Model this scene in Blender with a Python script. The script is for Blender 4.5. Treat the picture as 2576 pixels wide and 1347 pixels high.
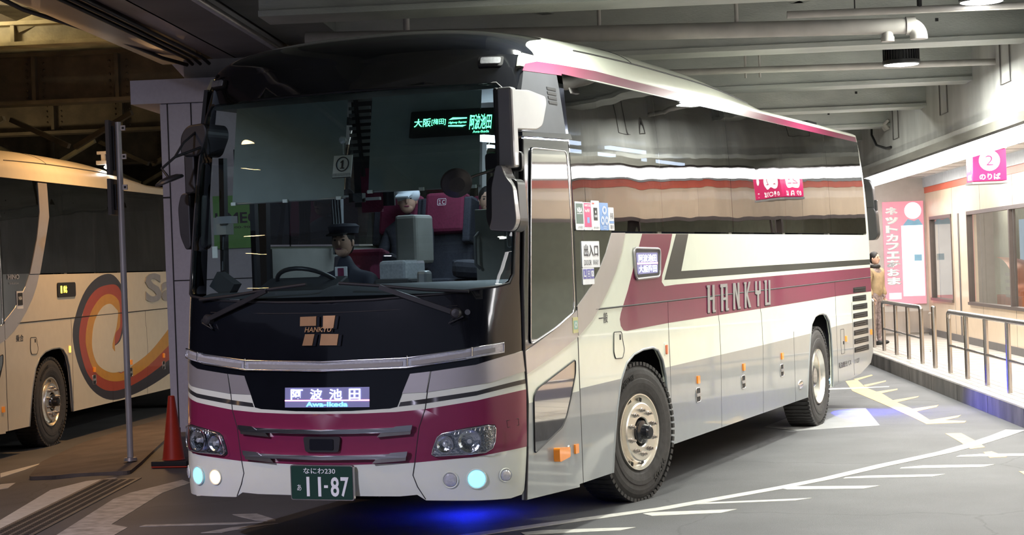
import bpy, bmesh, math, random
import numpy as np
from mathutils import Vector, Matrix
from mathutils.geometry import tessellate_polygon
random.seed(7)
R = math.radians
for o in list(bpy.data.objects): bpy.data.objects.remove(o)
SC = bpy.context.scene
COL = SC.collection
# ------------------------------------------------------------------ camera
YAW, PITCH, ROLL, FPX = .396, -.001, .037, 4546.
def _cam():
    f = Vector((-math.sin(YAW)*math.cos(PITCH), math.cos(YAW)*math.cos(PITCH), math.sin(PITCH)))
    r = Vector((math.cos(YAW), math.sin(YAW), 0)); u = r.cross(f)
    r2 = r*math.cos(ROLL)-u*math.sin(ROLL); u2 = u*math.cos(ROLL)+r*math.sin(ROLL)
    m = Matrix((r2, u2, -f)).transposed().to_4x4()
    m.translation = Vector((4.385, -10.28, 1.811))
    c = bpy.data.cameras.new('camera'); c.sensor_width = 36; c.lens = 36*FPX/2576
    c.clip_end = 300
    o = bpy.data.objects.new('camera', c); COL.objects.link(o); o.matrix_world = m
    SC.camera = o
_cam()
# ------------------------------------------------------------------ world, exposure
w = bpy.data.worlds.new('night'); SC.world = w; w.use_nodes = True
w.node_tree.nodes['Background'].inputs[0].default_value = (.55, .62, .85, 1)
w.node_tree.nodes['Background'].inputs[1].default_value = .10
SC.view_settings.view_transform = 'Standard'; SC.view_settings.look = 'None'
SC.view_settings.gamma = 1; SC.view_settings.use_curve_mapping = False
SC.view_settings.exposure = 0.27
# station frame: W across the kerb (right), L along it (away), origin O
TH = math.atan(.349); O = Vector((5.02, 0, 0))
EL = Vector((-math.sin(TH), math.cos(TH), 0)); EW = Vector((math.cos(TH), math.sin(TH), 0))
def ST(w_, l_, z=0.): return O+EW*w_+EL*l_+Vector((0, 0, z))
def area(name, loc, size, power, col=(1, 1, 1), rot=(0, 0, 0), shape='DISK', size_y=None, spread=180):
    l = bpy.data.lights.new(name, 'AREA'); l.shape = shape; l.size = size
    if size_y: l.size_y = size_y
    l.energy = power; l.color = col; l.spread = R(spread)
    o = bpy.data.objects.new(name, l); COL.objects.link(o); o.location = loc; o.rotation_euler = rot
    return o
LAMPS = [(-1.05, 9.2), (-.87, 5.97), (-1.6, 1.4), (-2.6, 15.2), (-4.0, 2.4)]  # third is unseen, added to brighten the coach side
LAMP_Z = [3.73, 3.9, 3.9, 3.9, 3.9]
for i, (a, b) in enumerate(LAMPS):
    area('bay_and_fill_light', ST(a, b, LAMP_Z[i]-.045), .4, [170, 120, 60, 150, 110][i], (.98, 1, .90))
for i, (a, b) in enumerate([(-9.6, -3.5), (-1.6, -4.6)]):
    area('bay_and_fill_light', ST(a, b, [4.6, 4.1][i]), .3, [520, 230][i], (.80, .77, 1))  # two added cool fills without fixtures, for the column and coach front
# fluorescent strip along the platform edge
area('strip_light', ST(.12, 9, 2.87), .18, 165, (.99, 1, .93), (0, 0, TH), 'RECTANGLE', 30)
for l_ in (12, 17, 22): area('platform_light', ST(1.0, l_, 3.15), .25, 72, (1, .97, .9), (0, 0, TH), 'RECTANGLE', 3)
# warm fills added round the neighbouring coach bay and viaduct, no fixtures there
area('warm_fill_light', ST(-9.4, 11.8, 4.5), .5, 120, (1, .55, .22))
area('warm_fill_light', ST(-10.6, 1.0, 5.0), .5, 60, (1, .58, .25))
area('warm_fill_light', ST(-12.5, 13.0, 5.25), .4, 60, (1, .85, .58), (R(160), 0, 0))
area('warm_fill_light', ST(-14, 18, 3.2), .6, 22, (1, .75, .42), (R(150), 0, 0))
# ------------------------------------------------------------------ materials
MATS = {}
def mat(name, col, rough=.5, metal=0., var=.06, scale=8., bump=0., bscale=60., coat=0., spec=.5, emit=None, estr=0., ior=1.5, stretch=None):
    if name in MATS: return MATS[name]
    m = bpy.data.materials.new(name); m.use_nodes = True; nt = m.node_tree; N = nt.nodes; L = nt.links
    b = N['Principled BSDF']
    tc = N.new('ShaderNodeTexCoord'); mp = N.new('ShaderNodeMapping'); L.new(tc.outputs['Object'], mp.inputs[0])
    if stretch: mp.inputs['Scale'].default_value = stretch
    n = N.new('ShaderNodeTexNoise'); n.inputs['Scale'].default_value = scale; n.inputs['Detail'].default_value = 6
    L.new(mp.outputs[0], n.inputs['Vector'])
    cr = N.new('ShaderNodeMapRange'); cr.inputs[1].default_value = .3; cr.inputs[2].default_value = .7
    cr.inputs[3].default_value = 1-var; cr.inputs[4].default_value = 1+var
    L.new(n.outputs[0], cr.inputs[0])
    mx = N.new('ShaderNodeMix'); mx.data_type = 'RGBA'; mx.blend_type = 'MULTIPLY'; mx.inputs[0].default_value = 1
    mx.inputs[6].default_value = (*col, 1); L.new(cr.outputs[0], mx.inputs[7])
    L.new(mx.outputs[2], b.inputs['Base Color'])
    b.inputs['Roughness'].default_value = rough; b.inputs['Metallic'].default_value = metal
    b.inputs['Coat Weight'].default_value = coat; b.inputs['Coat Roughness'].default_value = .04
    b.inputs['Specular IOR Level'].default_value = spec; b.inputs['IOR'].default_value = ior
    if bump:
        n2 = N.new('ShaderNodeTexNoise'); n2.inputs['Scale'].default_value = bscale; n2.inputs['Detail'].default_value = 4
        L.new(mp.outputs[0], n2.inputs['Vector'])
        bp = N.new('ShaderNodeBump'); bp.inputs['Strength'].default_value = 1; bp.inputs['Distance'].default_value = bump
        L.new(n2.outputs[0], bp.inputs['Height']); L.new(bp.outputs[0], b.inputs['Normal'])
    if emit:
        b.inputs['Emission Color'].default_value = (*emit, 1); b.inputs['Emission Strength'].default_value = estr
    MATS[name] = m; return m
def glass(name, tint, ior=1.5, wave=0., wscale=1.2, rough=0.01):
    """thin pane: fresnel reflection over a tinted see-through"""
    if name in MATS: return MATS[name]
    m = bpy.data.materials.new(name); m.use_nodes = True; nt = m.node_tree; N = nt.nodes; L = nt.links
    N.remove(N['Principled BSDF']); out = N['Material Output']
    fr = N.new('ShaderNodeFresnel'); fr.inputs[0].default_value = ior
    g = N.new('ShaderNodeBsdfGlossy'); g.inputs['Roughness'].default_value = rough
    t = N.new('ShaderNodeBsdfTransparent'); t.inputs[0].default_value = (*tint, 1)
    mx = N.new('ShaderNodeMixShader')
    tc = N.new('ShaderNodeTexCoord'); mp = N.new('ShaderNodeMapping'); mp.inputs['Scale'].default_value = (1, 1, .45)
    n = N.new('ShaderNodeTexNoise'); n.inputs['Scale'].default_value = wscale; n.inputs['Detail'].default_value = 1
    L.new(tc.outputs['Object'], mp.inputs[0]); L.new(mp.outputs[0], n.inputs['Vector'])
    bp = N.new('ShaderNodeBump'); bp.inputs['Distance'].default_value = wave; bp.inputs['Strength'].default_value = 1
    L.new(n.outputs[0], bp.inputs['Height'])
    if wave: L.new(bp.outputs[0], g.inputs['Normal'])
    geo = N.new('ShaderNodeNewGeometry')
    inv = N.new('ShaderNodeMath'); inv.operation = 'SUBTRACT'; inv.inputs[0].default_value = 1
    L.new(geo.outputs['Backfacing'], inv.inputs[1])
    ml = N.new('ShaderNodeMath'); ml.operation = 'MULTIPLY'
    L.new(fr.outputs[0], ml.inputs[0]); L.new(inv.outputs[0], ml.inputs[1])
    L.new(ml.outputs[0], mx.inputs[0]); L.new(t.outputs[0], mx.inputs[1]); L.new(g.outputs[0], mx.inputs[2])
    L.new(mx.outputs[0], out.inputs[0]); MATS[name] = m; return m
def emi(name, col, s, var=.05):
    return mat(name, (.8*col[0], .8*col[1], .8*col[2]), .4, emit=col, estr=s, var=var)
def asphalt():
    m = mat('asphalt', (.12, .121, .125), .62, var=.18, scale=1.1, bump=.004, bscale=160, spec=.35)
    nt = m.node_tree; N = nt.nodes; L = nt.links; b = N['Principled BSDF']
    src = b.inputs['Base Color'].links[0].from_socket
    tc = N.new('ShaderNodeTexCoord'); v = N.new('ShaderNodeTexNoise'); v.inputs['Scale'].default_value = 210; v.inputs['Detail'].default_value = 3
    L.new(tc.outputs['Object'], v.inputs['Vector'])
    mr = N.new('ShaderNodeMapRange'); mr.inputs[1].default_value = .3; mr.inputs[2].default_value = .7; mr.inputs[3].default_value = .72; mr.inputs[4].default_value = 1.3
    L.new(v.outputs[0], mr.inputs[0])
    mx = N.new('ShaderNodeMix'); mx.data_type = 'RGBA'; mx.blend_type = 'MULTIPLY'; mx.inputs[0].default_value = 1
    L.new(src, mx.inputs[6]); L.new(mr.outputs[0], mx.inputs[7])
    # hairline cracks
    vo = N.new('ShaderNodeTexVoronoi'); vo.feature = 'DISTANCE_TO_EDGE'; vo.inputs['Scale'].default_value = .33
    nz = N.new('ShaderNodeTexNoise'); nz.inputs['Scale'].default_value = 1.6; nz.inputs['Detail'].default_value = 6
    L.new(tc.outputs['Object'], nz.inputs['Vector'])
    ad = N.new('ShaderNodeMix'); ad.data_type = 'RGBA'; ad.blend_type = 'LINEAR_LIGHT'; ad.inputs[0].default_value = .25
    L.new(tc.outputs['Object'], ad.inputs[6]); L.new(nz.outputs['Color'], ad.inputs[7]); L.new(ad.outputs[2], vo.inputs['Vector'])
    cr = N.new('ShaderNodeMapRange'); cr.inputs[1].default_value = 0; cr.inputs[2].default_value = .006; cr.inputs[3].default_value = .72; cr.inputs[4].default_value = 1
    L.new(vo.outputs['Distance'], cr.inputs[0])
    m2 = N.new('ShaderNodeMix'); m2.data_type = 'RGBA'; m2.blend_type = 'MULTIPLY'; m2.inputs[0].default_value = 1
    L.new(mx.outputs[2], m2.inputs[6]); L.new(cr.outputs[0], m2.inputs[7]); L.new(m2.outputs[2], b.inputs['Base Color'])
    return m
M = dict(
 white=mat('white_paint', (.75, .79, .68), .28, coat=.6, var=.02),
 maroon=mat('maroon_paint', (.205, .018, .066), .28, coat=.7, var=.04),
 black=mat('black_paint', (.006, .007, .010), .12, coat=1., var=.1),
 stripe=mat('charcoal_paint', (.035, .035, .036), .3, coat=.5, var=.06),
 grey=mat('grey_paint', (.255, .28, .29), .3, coat=.5, var=.03),
 silver=mat('silver_paint', (.50, .48, .48), .32, metal=.55, coat=.5, var=.03),
 dsilver=mat('mirror_housing_silver', (.33, .325, .33), .42, metal=.5, coat=.4, var=.03),
 seam=mat('seam_rubber', (.012, .012, .014), .6, var=.1),
 rubber=mat('tyre_rubber', (.045, .043, .042), .75, var=.2, scale=20, bump=.001),
 plastic=mat('black_plastic', (.018, .018, .020), .42, var=.15),
 chrome=mat('chrome', (.9, .9, .92), .18, metal=1, var=.02),
 alu=mat('polished_wheel_metal', (.82, .80, .74), .33, metal=1, var=.04),
 steel=mat('stainless_steel', (.52, .48, .46), .25, metal=1, var=.12, stretch=(1, 1, .1)),
 hubm=mat('black_hub', (.012, .013, .018), .15, coat=.8, var=.1),
 amber=mat('amber_lens', (.85, .26, .02), .2, coat=.6, emit=(1, .3, .02), estr=.15),
 orange=mat('orange_lens', (.65, .10, .02), .2, coat=.6),
 amberlit=emi('lit_amber_lens', (1, .42, .04), 4),
 red=mat('red_mark', (.6, .05, .04), .4),
 lensc=mat('frosted_lens', (.62, .64, .68), .12, metal=.3, coat=.8, var=.15, scale=60),
 reflector=mat('headlamp_reflector', (.8, .82, .88), .12, metal=1, var=.15, scale=30, bump=.004, bscale=45),
 dark=mat('dark_interior', (.02, .021, .025), .6, var=.1),
 dash=mat('dashboard_vinyl', (.06, .065, .08), .55, var=.1),
 inwall=mat('interior_panel', (.30, .29, .27), .6, var=.06),
 tan=mat('partition_beige', (.42, .40, .34), .5, var=.05),
 seatc=mat('seat_fabric_maroon', (.17, .015, .05), .85, var=.15, scale=60),
 seatd=mat('seat_fabric_dark', (.035, .035, .05), .85, var=.25, scale=90),
 blind=mat('roller_blind', (.24, .28, .285), .8, var=.06),
 curtain=mat('curtain_cloth', (.25, .26, .28), .85, var=.1),
 skin=mat('skin', (.60, .36, .26), .5, var=.05), hair=mat('hair', (.012, .009, .008), .6, var=.2),
 uniform=mat('dark_uniform', (.018, .02, .035), .8, var=.15), glove=mat('white_glove', (.75, .75, .75), .7),
 cap=mat('white_cap_cloth', (.72, .76, .82), .8), cream=mat('cream_paint', (.72, .66, .52), .3, coat=.5, var=.03),
 navy=mat('charcoal_swirl_paint', (.03, .028, .04), .3, coat=.5), swred=mat('vermilion_paint', (.42, .055, .018), .3, coat=.5),
 swyel=mat('golden_paint', (.62, .30, .025), .3, coat=.5), gold=mat('bronze_logo_metal', (.30, .17, .08), .42, metal=.6, var=.12),
 text=mat('letter_ink', (.02, .02, .035), .5), wtext=mat('white_lettering', (.85, .87, .88), .5),
 silt=mat('silver_lettering', (.46, .45, .46), .3, metal=.5), plate=mat('licence_plate_green', (.008, .045, .03), .35, var=.05),
 sideglass=glass('tinted_side_glass', (.035, .038, .04), 1.85, .010, 1.3),
 farglass=glass('tinted_far_glass', (.10, .11, .11), 1.5, .006, 1.3),
 wsglass=glass('windscreen_glass', (.62, .74, .72), 1.42, .0, 1.),
 clear=glass('clear_window_glass', (.9, .93, .92), 1.35, .0),
 mirrorglass=mat('mirror_glass', (.5, .5, .5), .03, metal=1, var=.01),
 doorglass=mat('black_door_glass', (.012, .013, .014), .02, coat=1, var=.02, spec=1., ior=1.8),
 ledgreen=emi('green_led', (.12, 1., .42), 5), ledwhite=emi('white_led', (.75, .82, 1), 4), ledpink=emi('pink_led', (1, .25, .45), 4),
 ledcyan=emi('cyan_led', (.1, .75, 1), 4), leddim=emi('dim_led_panel', (.25, .25, .5), .22), ledyel=emi('yellow_led', (1, .75, .05), 5),
 bluelamp=emi('blue_lamp', (.12, .45, 1), 9), cyanlamp=emi('cyan_lamp', (.10, .62, 1), 4), warmlamp=emi('warm_lamp', (1, .62, .25), 12), hotlamp=emi('hot_lamp', (1, .62, .28), 5),
 inlight=emi('interior_tube', (.7, .8, 1), 22), tube=emi('fluorescent_tube', (1, .98, 1), 11), bay=emi('high_bay_diffuser', (1, 1, .98), 14),
)
# ------------------------------------------------------------------ mesh builder
class MB:
    def __init__(s): s.v = []; s.f = []; s.m = []; s.sm = []; s.mats = []
    def mi(s, m):
        m = M[m] if isinstance(m, str) else m
        if m not in s.mats: s.mats.append(m)
        return s.mats.index(m)
    def add(s, vs, fs, m, smooth=False):
        k = len(s.v); i = s.mi(m); s.v += [tuple(v) for v in vs]
        for f in fs: s.f.append([k+a for a in f]); s.m.append(i); s.sm.append(smooth)
        return s
    def box(s, c, d, m, rot=None, taper=1.):
        c = Vector(c); x, y, z = d[0]/2, d[1]/2, d[2]/2
        vs = [Vector((sx*x*(taper if sz > 0 else 1), sy*y*(taper if sz > 0 else 1), sz*z)) for sz in (-1, 1) for sy in (-1, 1) for sx in (-1, 1)]
        if rot is not None: vs = [rot @ v for v in vs]
        return s.add([v+c for v in vs], [(0, 2, 3, 1), (4, 5, 7, 6), (0, 1, 5, 4), (2, 6, 7, 3), (0, 4, 6, 2), (1, 3, 7, 5)], m)
    def bar(s, p0, p1, w_, h, m, up=(0, 0, 1)):
        p0 = Vector(p0); p1 = Vector(p1); d = (p1-p0).normalized(); up = Vector(up)
        if abs(d.dot(up)) > .98: up = Vector((1, 0, 0))
        r = d.cross(up).normalized(); u = r.cross(d)
        vs = [p+r*a*w_/2+u*b*h/2 for p in (p0, p1) for a, b in ((-1, -1), (1, -1), (1, 1), (-1, 1))]
        return s.add(vs, [(3, 2, 1, 0), (4, 5, 6, 7), (0, 1, 5, 4), (1, 2, 6, 5), (2, 3, 7, 6), (3, 0, 4, 7)], m)
    def tube(s, pts, r, m, n=8, close=False, caps=True):
        pts = [Vector(p) for p in pts]; K = len(pts); vs = []; fs = []
        rr = r if isinstance(r, (list, tuple)) else [r]*K
        prev = None
        for i, p in enumerate(pts):
            a = pts[(i-1) % K] if (close or i > 0) else p; b = pts[(i+1) % K] if (close or i < K-1) else p
            d = (b-a).normalized()
            if prev is None: up = Vector((0, 0, 1)) if abs(d.z) < .9 else Vector((1, 0, 0)); x = d.cross(up).normalized()
            else: x = (prev-d*prev.dot(d)).normalized()
            prev = x; y = d.cross(x)
            vs += [p+(x*math.cos(2*math.pi*j/n)+y*math.sin(2*math.pi*j/n))*rr[i] for j in range(n)]
        for i in range(K if close else K-1):
            for j in range(n):
                fs.append((i*n+j, i*n+(j+1) % n, ((i+1) % K)*n+(j+1) % n, ((i+1) % K)*n+j))
        s.add(vs, fs, m, True)
        if caps and not close: s.add([vs[j] for j in range(n)], [tuple(range(n-1, -1, -1))], m); s.add(vs[-n:], [tuple(range(n))], m)
        return s
    def lathe(s, prof, m, T=None, n=40, ring=None):
        """prof: (radius, axial); axis = local z of T. m may be a list, one per profile segment"""
        T = T or Matrix.Identity(4); K = len(prof)
        vs = [T @ Vector((r*math.cos(2*math.pi*j/n), r*math.sin(2*math.pi*j/n), a)) for r, a in prof for j in range(n)]
        for i in range(K-1):
            mm = m[i] if isinstance(m, (list, tuple)) else m
            q = [vs[k] for k in range(i*n, (i+2)*n)]
            s.add(q, [(j, (j+1) % n, n+(j+1) % n, n+j) for j in range(n)], mm, True)
        return s
    def disc(s, T, r, m, n=28, rx=None):
        return s.add([T @ Vector(((rx or r)*math.cos(2*math.pi*j/n), r*math.sin(2*math.pi*j/n), 0)) for j in range(n)], [tuple(range(n))], m)
    def ball(s, c, r, m, n=14, k=8, T=None):
        c = Vector(c); rv = r if isinstance(r, (tuple, list)) else (r, r, r); vs = []
        for i in range(k+1):
            a = math.pi*i/k-math.pi/2
            for j in range(n):
                b = 2*math.pi*j/n; q = Vector((rv[0]*math.cos(a)*math.cos(b), rv[1]*math.cos(a)*math.sin(b), rv[2]*math.sin(a)))
                if T is not None: q = T @ q
                vs.append(q+c)
        return s.add(vs, [(i*n+j, i*n+(j+1) % n, (i+1)*n+(j+1) % n, (i+1)*n+j) for i in range(k) for j in range(n)], m, True)
    def patch(s, fn, nu, nv, m, flip=False):
        vs = [fn(i/nu, j/nv) for i in range(nu+1) for j in range(nv+1)]
        fs = [(i*(nv+1)+j, (i+1)*(nv+1)+j, (i+1)*(nv+1)+j+1, i*(nv+1)+j+1) for i in range(nu) for j in range(nv)]
        if flip: fs = [f[::-1] for f in fs]
        return s.add(vs, fs, m, True)
    def poly(s, wrap, outer, m, off=0., th=.004, holes=(), cu=(), cv=()):
        loops = [[Vector((a, b, 0)) for a, b in lp] for lp in [outer, *holes]]
        tris = tessellate_polygon(loops); flat = [p for lp in loops for p in lp]
        bm = bmesh.new(); bv = [bm.verts.new(p) for p in flat]
        for t in tris:
            a, b, c = (flat[i] for i in t)
            if abs((b-a).cross(c-a).z) < 1e-9: continue
            try: bm.faces.new([bv[i] for i in (t if (b-a).cross(c-a).z > 0 else t[::-1])])
            except ValueError: pass
        us = [p.x for p in flat]; vv = [p.y for p in flat]
        for cuts, ax, lo, hi in ((cu, 0, min(us), max(us)), (cv, 1, min(vv), max(vv))):
            no = Vector((1, 0, 0)) if ax == 0 else Vector((0, 1, 0))
            for c in cuts:
                if lo+1e-4 < c < hi-1e-4:
                    bmesh.ops.bisect_plane(bm, geom=bm.verts[:]+bm.edges[:]+bm.faces[:], plane_co=no*c, plane_no=no)
        bm.verts.index_update(); pos = [v.co.copy() for v in bm.verts]
        s.add([wrap(p.x, p.y, off) for p in pos], [[v.index for v in f.verts] for f in bm.faces], m, True)
        if th:
            vs = []; fs = []
            for e in bm.edges:
                if len(e.link_faces) == 1:
                    a, b = e.verts; f = e.link_faces[0]
                    for lp in f.loops:
                        if lp.edge == e: a, b = lp.vert, lp.link_loop_next.vert
                    k = len(vs)
                    vs += [wrap(a.co.x, a.co.y, off), wrap(a.co.x, a.co.y, off-th), wrap(b.co.x, b.co.y, off-th), wrap(b.co.x, b.co.y, off)]
                    fs.append((k, k+1, k+2, k+3))
            s.add(vs, fs, m)
        bm.free(); return s
    def text(s, st, box, wrap, m, off=.002, ext=0., bold=0., shear=0., flipu=False):
        """fit st into box (u0,u1,v0,v1) of the wrap"""
        c = bpy.data.curves.new('t', 'FONT'); c.body = st; c.size = 1; c.offset = bold; c.shear = shear; c.resolution_u = 3
        c.extrude = .5 if ext else 0
        ob = bpy.data.objects.new('t', c); COL.objects.link(ob)
        dg = bpy.context.evaluated_depsgraph_get(); me = bpy.data.meshes.new_from_object(ob.evaluated_get(dg))
        vs = [v.co.copy() for v in me.vertices]; fs = [list(p.vertices) for p in me.polygons]
        bpy.data.objects.remove(ob); bpy.data.curves.remove(c); bpy.data.meshes.remove(me)
        if not vs: return s
        x0 = min(v.x for v in vs); x1 = max(v.x for v in vs); y0 = min(v.y for v in vs); y1 = max(v.y for v in vs)
        u0, u1, v0, v1 = box; out = []
        for v in vs:
            a = (v.x-x0)/max(1e-6, x1-x0); b = (v.y-y0)/max(1e-6, y1-y0)
            if flipu: a = 1-a
            out.append(wrap(u0+(u1-u0)*a, v0+(v1-v0)*b, off+(v.z+.5)*ext))
        return s.add(out, fs, m)
    def build(s, name, parent=None, bevel=0., kind=None, loc=None, label=None):
        me = bpy.data.meshes.new(name); me.from_pydata([tuple(v) for v in s.v], [], s.f)
        for m in s.mats: me.materials.append(m)
        me.polygons.foreach_set('material_index', s.m); me.polygons.foreach_set('use_smooth', s.sm); me.update()
        o = bpy.data.objects.new(name, me); COL.objects.link(o)
        if parent is not None: o.parent = parent
        if loc is not None: o.location = loc
        if bevel:
            b = o.modifiers.new('bevel', 'BEVEL'); b.width = bevel; b.segments = 2; b.limit_method = 'ANGLE'; b.angle_limit = R(40)
        if kind: o['kind'] = kind
        if label: o['label'] = label
        return o
def weld(o, d=.0005):
    bm = bmesh.new(); bm.from_mesh(o.data); bmesh.ops.remove_doubles(bm, verts=bm.verts, dist=d); bm.to_mesh(o.data); bm.free()
def empty(name, loc, rz=0., label=None, cat=None, group=None):
    o = bpy.data.objects.new(name, None); COL.objects.link(o); o.location = loc; o.rotation_euler = (0, 0, rz)
    return tag(o, label, cat, group)
def tag(o, label=None, cat=None, group=None, kind=None):
    for k, v in (('label', label), ('category', cat), ('group', group), ('kind', kind)):
        if v: o[k] = v
    return o
def copy_tree(o, parent=None):
    c = o.copy(); COL.objects.link(c); c.parent = parent
    for ch in o.children: copy_tree(ch, c)
    return c
def rnd(poly, r, n=4):
    out = []; K = len(poly); rl = r if isinstance(r, (list, tuple)) else [r]*K
    for i in range(K):
        p = Vector(poly[i]); a = Vector(poly[i-1])-p; b = Vector(poly[(i+1) % K])-p
        q = min(rl[i], a.length*.49, b.length*.49)
        if q < 1e-4: out.append(tuple(p)); continue
        p0 = p+a.normalized()*q; p1 = p+b.normalized()*q
        for k in range(n+1):
            t = k/n; out.append(tuple(p0*(1-t)**2+p*2*t*(1-t)+p1*t*t))
    return out
def soft(P, n=4):
    K = len(P); out = []
    for i in range(K):
        p0, p1, p2, p3 = (Vector(P[(i+k) % K]) for k in (-1, 0, 1, 2))
        for j in range(n):
            t = j/n; out.append(tuple(.5*((2*p1)+(p2-p0)*t+(2*p0-5*p1+4*p2-p3)*t*t+(3*p1-p0-3*p2+p3)*t**3)))
    return out
def rect(u0, u1, v0, v1, r=0., n=4):
    p = [(u0, v0), (u1, v0), (u1, v1), (u0, v1)]; return rnd(p, r, n) if r else p
def pchip(T):
    x = np.array([a for a, b in T], float); y = np.array([b for a, b in T], float)
    h = np.diff(x); d = np.diff(y)/h; m = np.zeros(len(x)); m[0] = d[0]; m[-1] = d[-1]
    for i in range(1, len(x)-1):
        m[i] = 0 if d[i-1]*d[i] <= 0 else 2*d[i-1]*d[i]/(d[i-1]+d[i])
    def f(q):
        q = min(max(q, x[0]), x[-1]); i = int(min(max(np.searchsorted(x, q)-1, 0), len(x)-2)); t = (q-x[i])/h[i]
        return float((2*t**3-3*t*t+1)*y[i]+(t**3-2*t*t+t)*h[i]*m[i]+(-2*t**3+3*t*t)*y[i+1]+(t**3-t*t)*h[i]*m[i+1])
    return f
# ------------------------------------------------------------------ coach surfaces (local: x across, y back, z up)
BOW = pchip([(0, 0), (.24, .010), (.48, .038), (.6, .057), (.7, .080), (.8, .112), (.86, .15), (.9, .19), (.94, .245), (.97, .30), (.99, .355), (1., .41)])
BASE = pchip([(.2, -.02), (.35, -.055), (.5, -.07), (.62, -.068), (.8, -.06), (1., -.045), (1.3, -.02), (1.7, .03), (2.1, .10), (2.5, .19), (2.8, .275), (3.05, .36), (3.19, .42)])
HALF = pchip([(0, 1.245), (2., 1.245), (2.5, 1.235), (3., 1.205), (3.2, 1.185)])
BK = pchip([(0, 1), (1.9, 1), (3.2, .72)])
def fy(X, z): return BASE(z)+BK(z)*BOW(min(1, abs(X)/HALF(z)))
def front(X, z, off=0.):
    X = max(-HALF(z), min(HALF(z), X)); e = .004
    Xa = max(-HALF(z)*.999, X-e); Xb = min(HALF(z)*.999, X+e); k = (fy(Xb, z)-fy(Xa, z))/max(1e-5, Xb-Xa)
    kz = (fy(X, z+e)-fy(X, z-e))/(2*e)
    n = Vector((k, -1, kz)).normalized(); return Vector((X, fy(X, z), z))+n*off
def sidew(sg):
    def f(y, z, off=0.): return Vector((sg*(HALF(z)+off), y, z))
    return f
CX = sorted([s*a for s in (-1, 1) for a in (.15, .3, .45, .6, .7, .8, .87, .93, .98, 1.02, 1.06, 1.09, 1.12, 1.145, 1.165, 1.18, 1.195, 1.205, 1.215, 1.225, 1.232, 1.238)]+[0])
CZ = [i*.1 for i in range(4, 33)]
CS = [i*.12 for i in range(17, 27)]
def plane(o, ux, uy, n):
    o, ux, uy, n = map(Vector, (o, ux, uy, n))
    return lambda u, v, off=0.: o+ux*u+uy*v+n*off
def mir(T): return [(-a, b) for a, b in T[::-1]]
def sym(T): return mir(T)+T
ROOF = pchip([(0, 0), (.04, .09), (.1, .15), (.2, .2), (.45, .25), (1., .30), (1.8, .34), (2.8, .365), (4.2, .352), (5.2, .29), (5.9, .195), (6.4, .11), (7.2, .10), (10.5, .095), (10.9, .05), (11.1, .0)])
def roofp(th, Y):
    n = 2.5; c = math.cos(th); s_ = math.sin(th)
    X = 1.185*math.copysign(abs(c)**(2/n), c); z = 3.19+ROOF(Y-.42)*abs(s_)**(2/n)
    fade = max(0., 1-(Y-.42)/1.7)
    rear = max(0, (Y-10.6))*.25*abs(X/1.185)**3
    return Vector((X, Y+BK(3.19)*BOW(min(1, abs(X)/1.185))*fade-rear, z))
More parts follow.
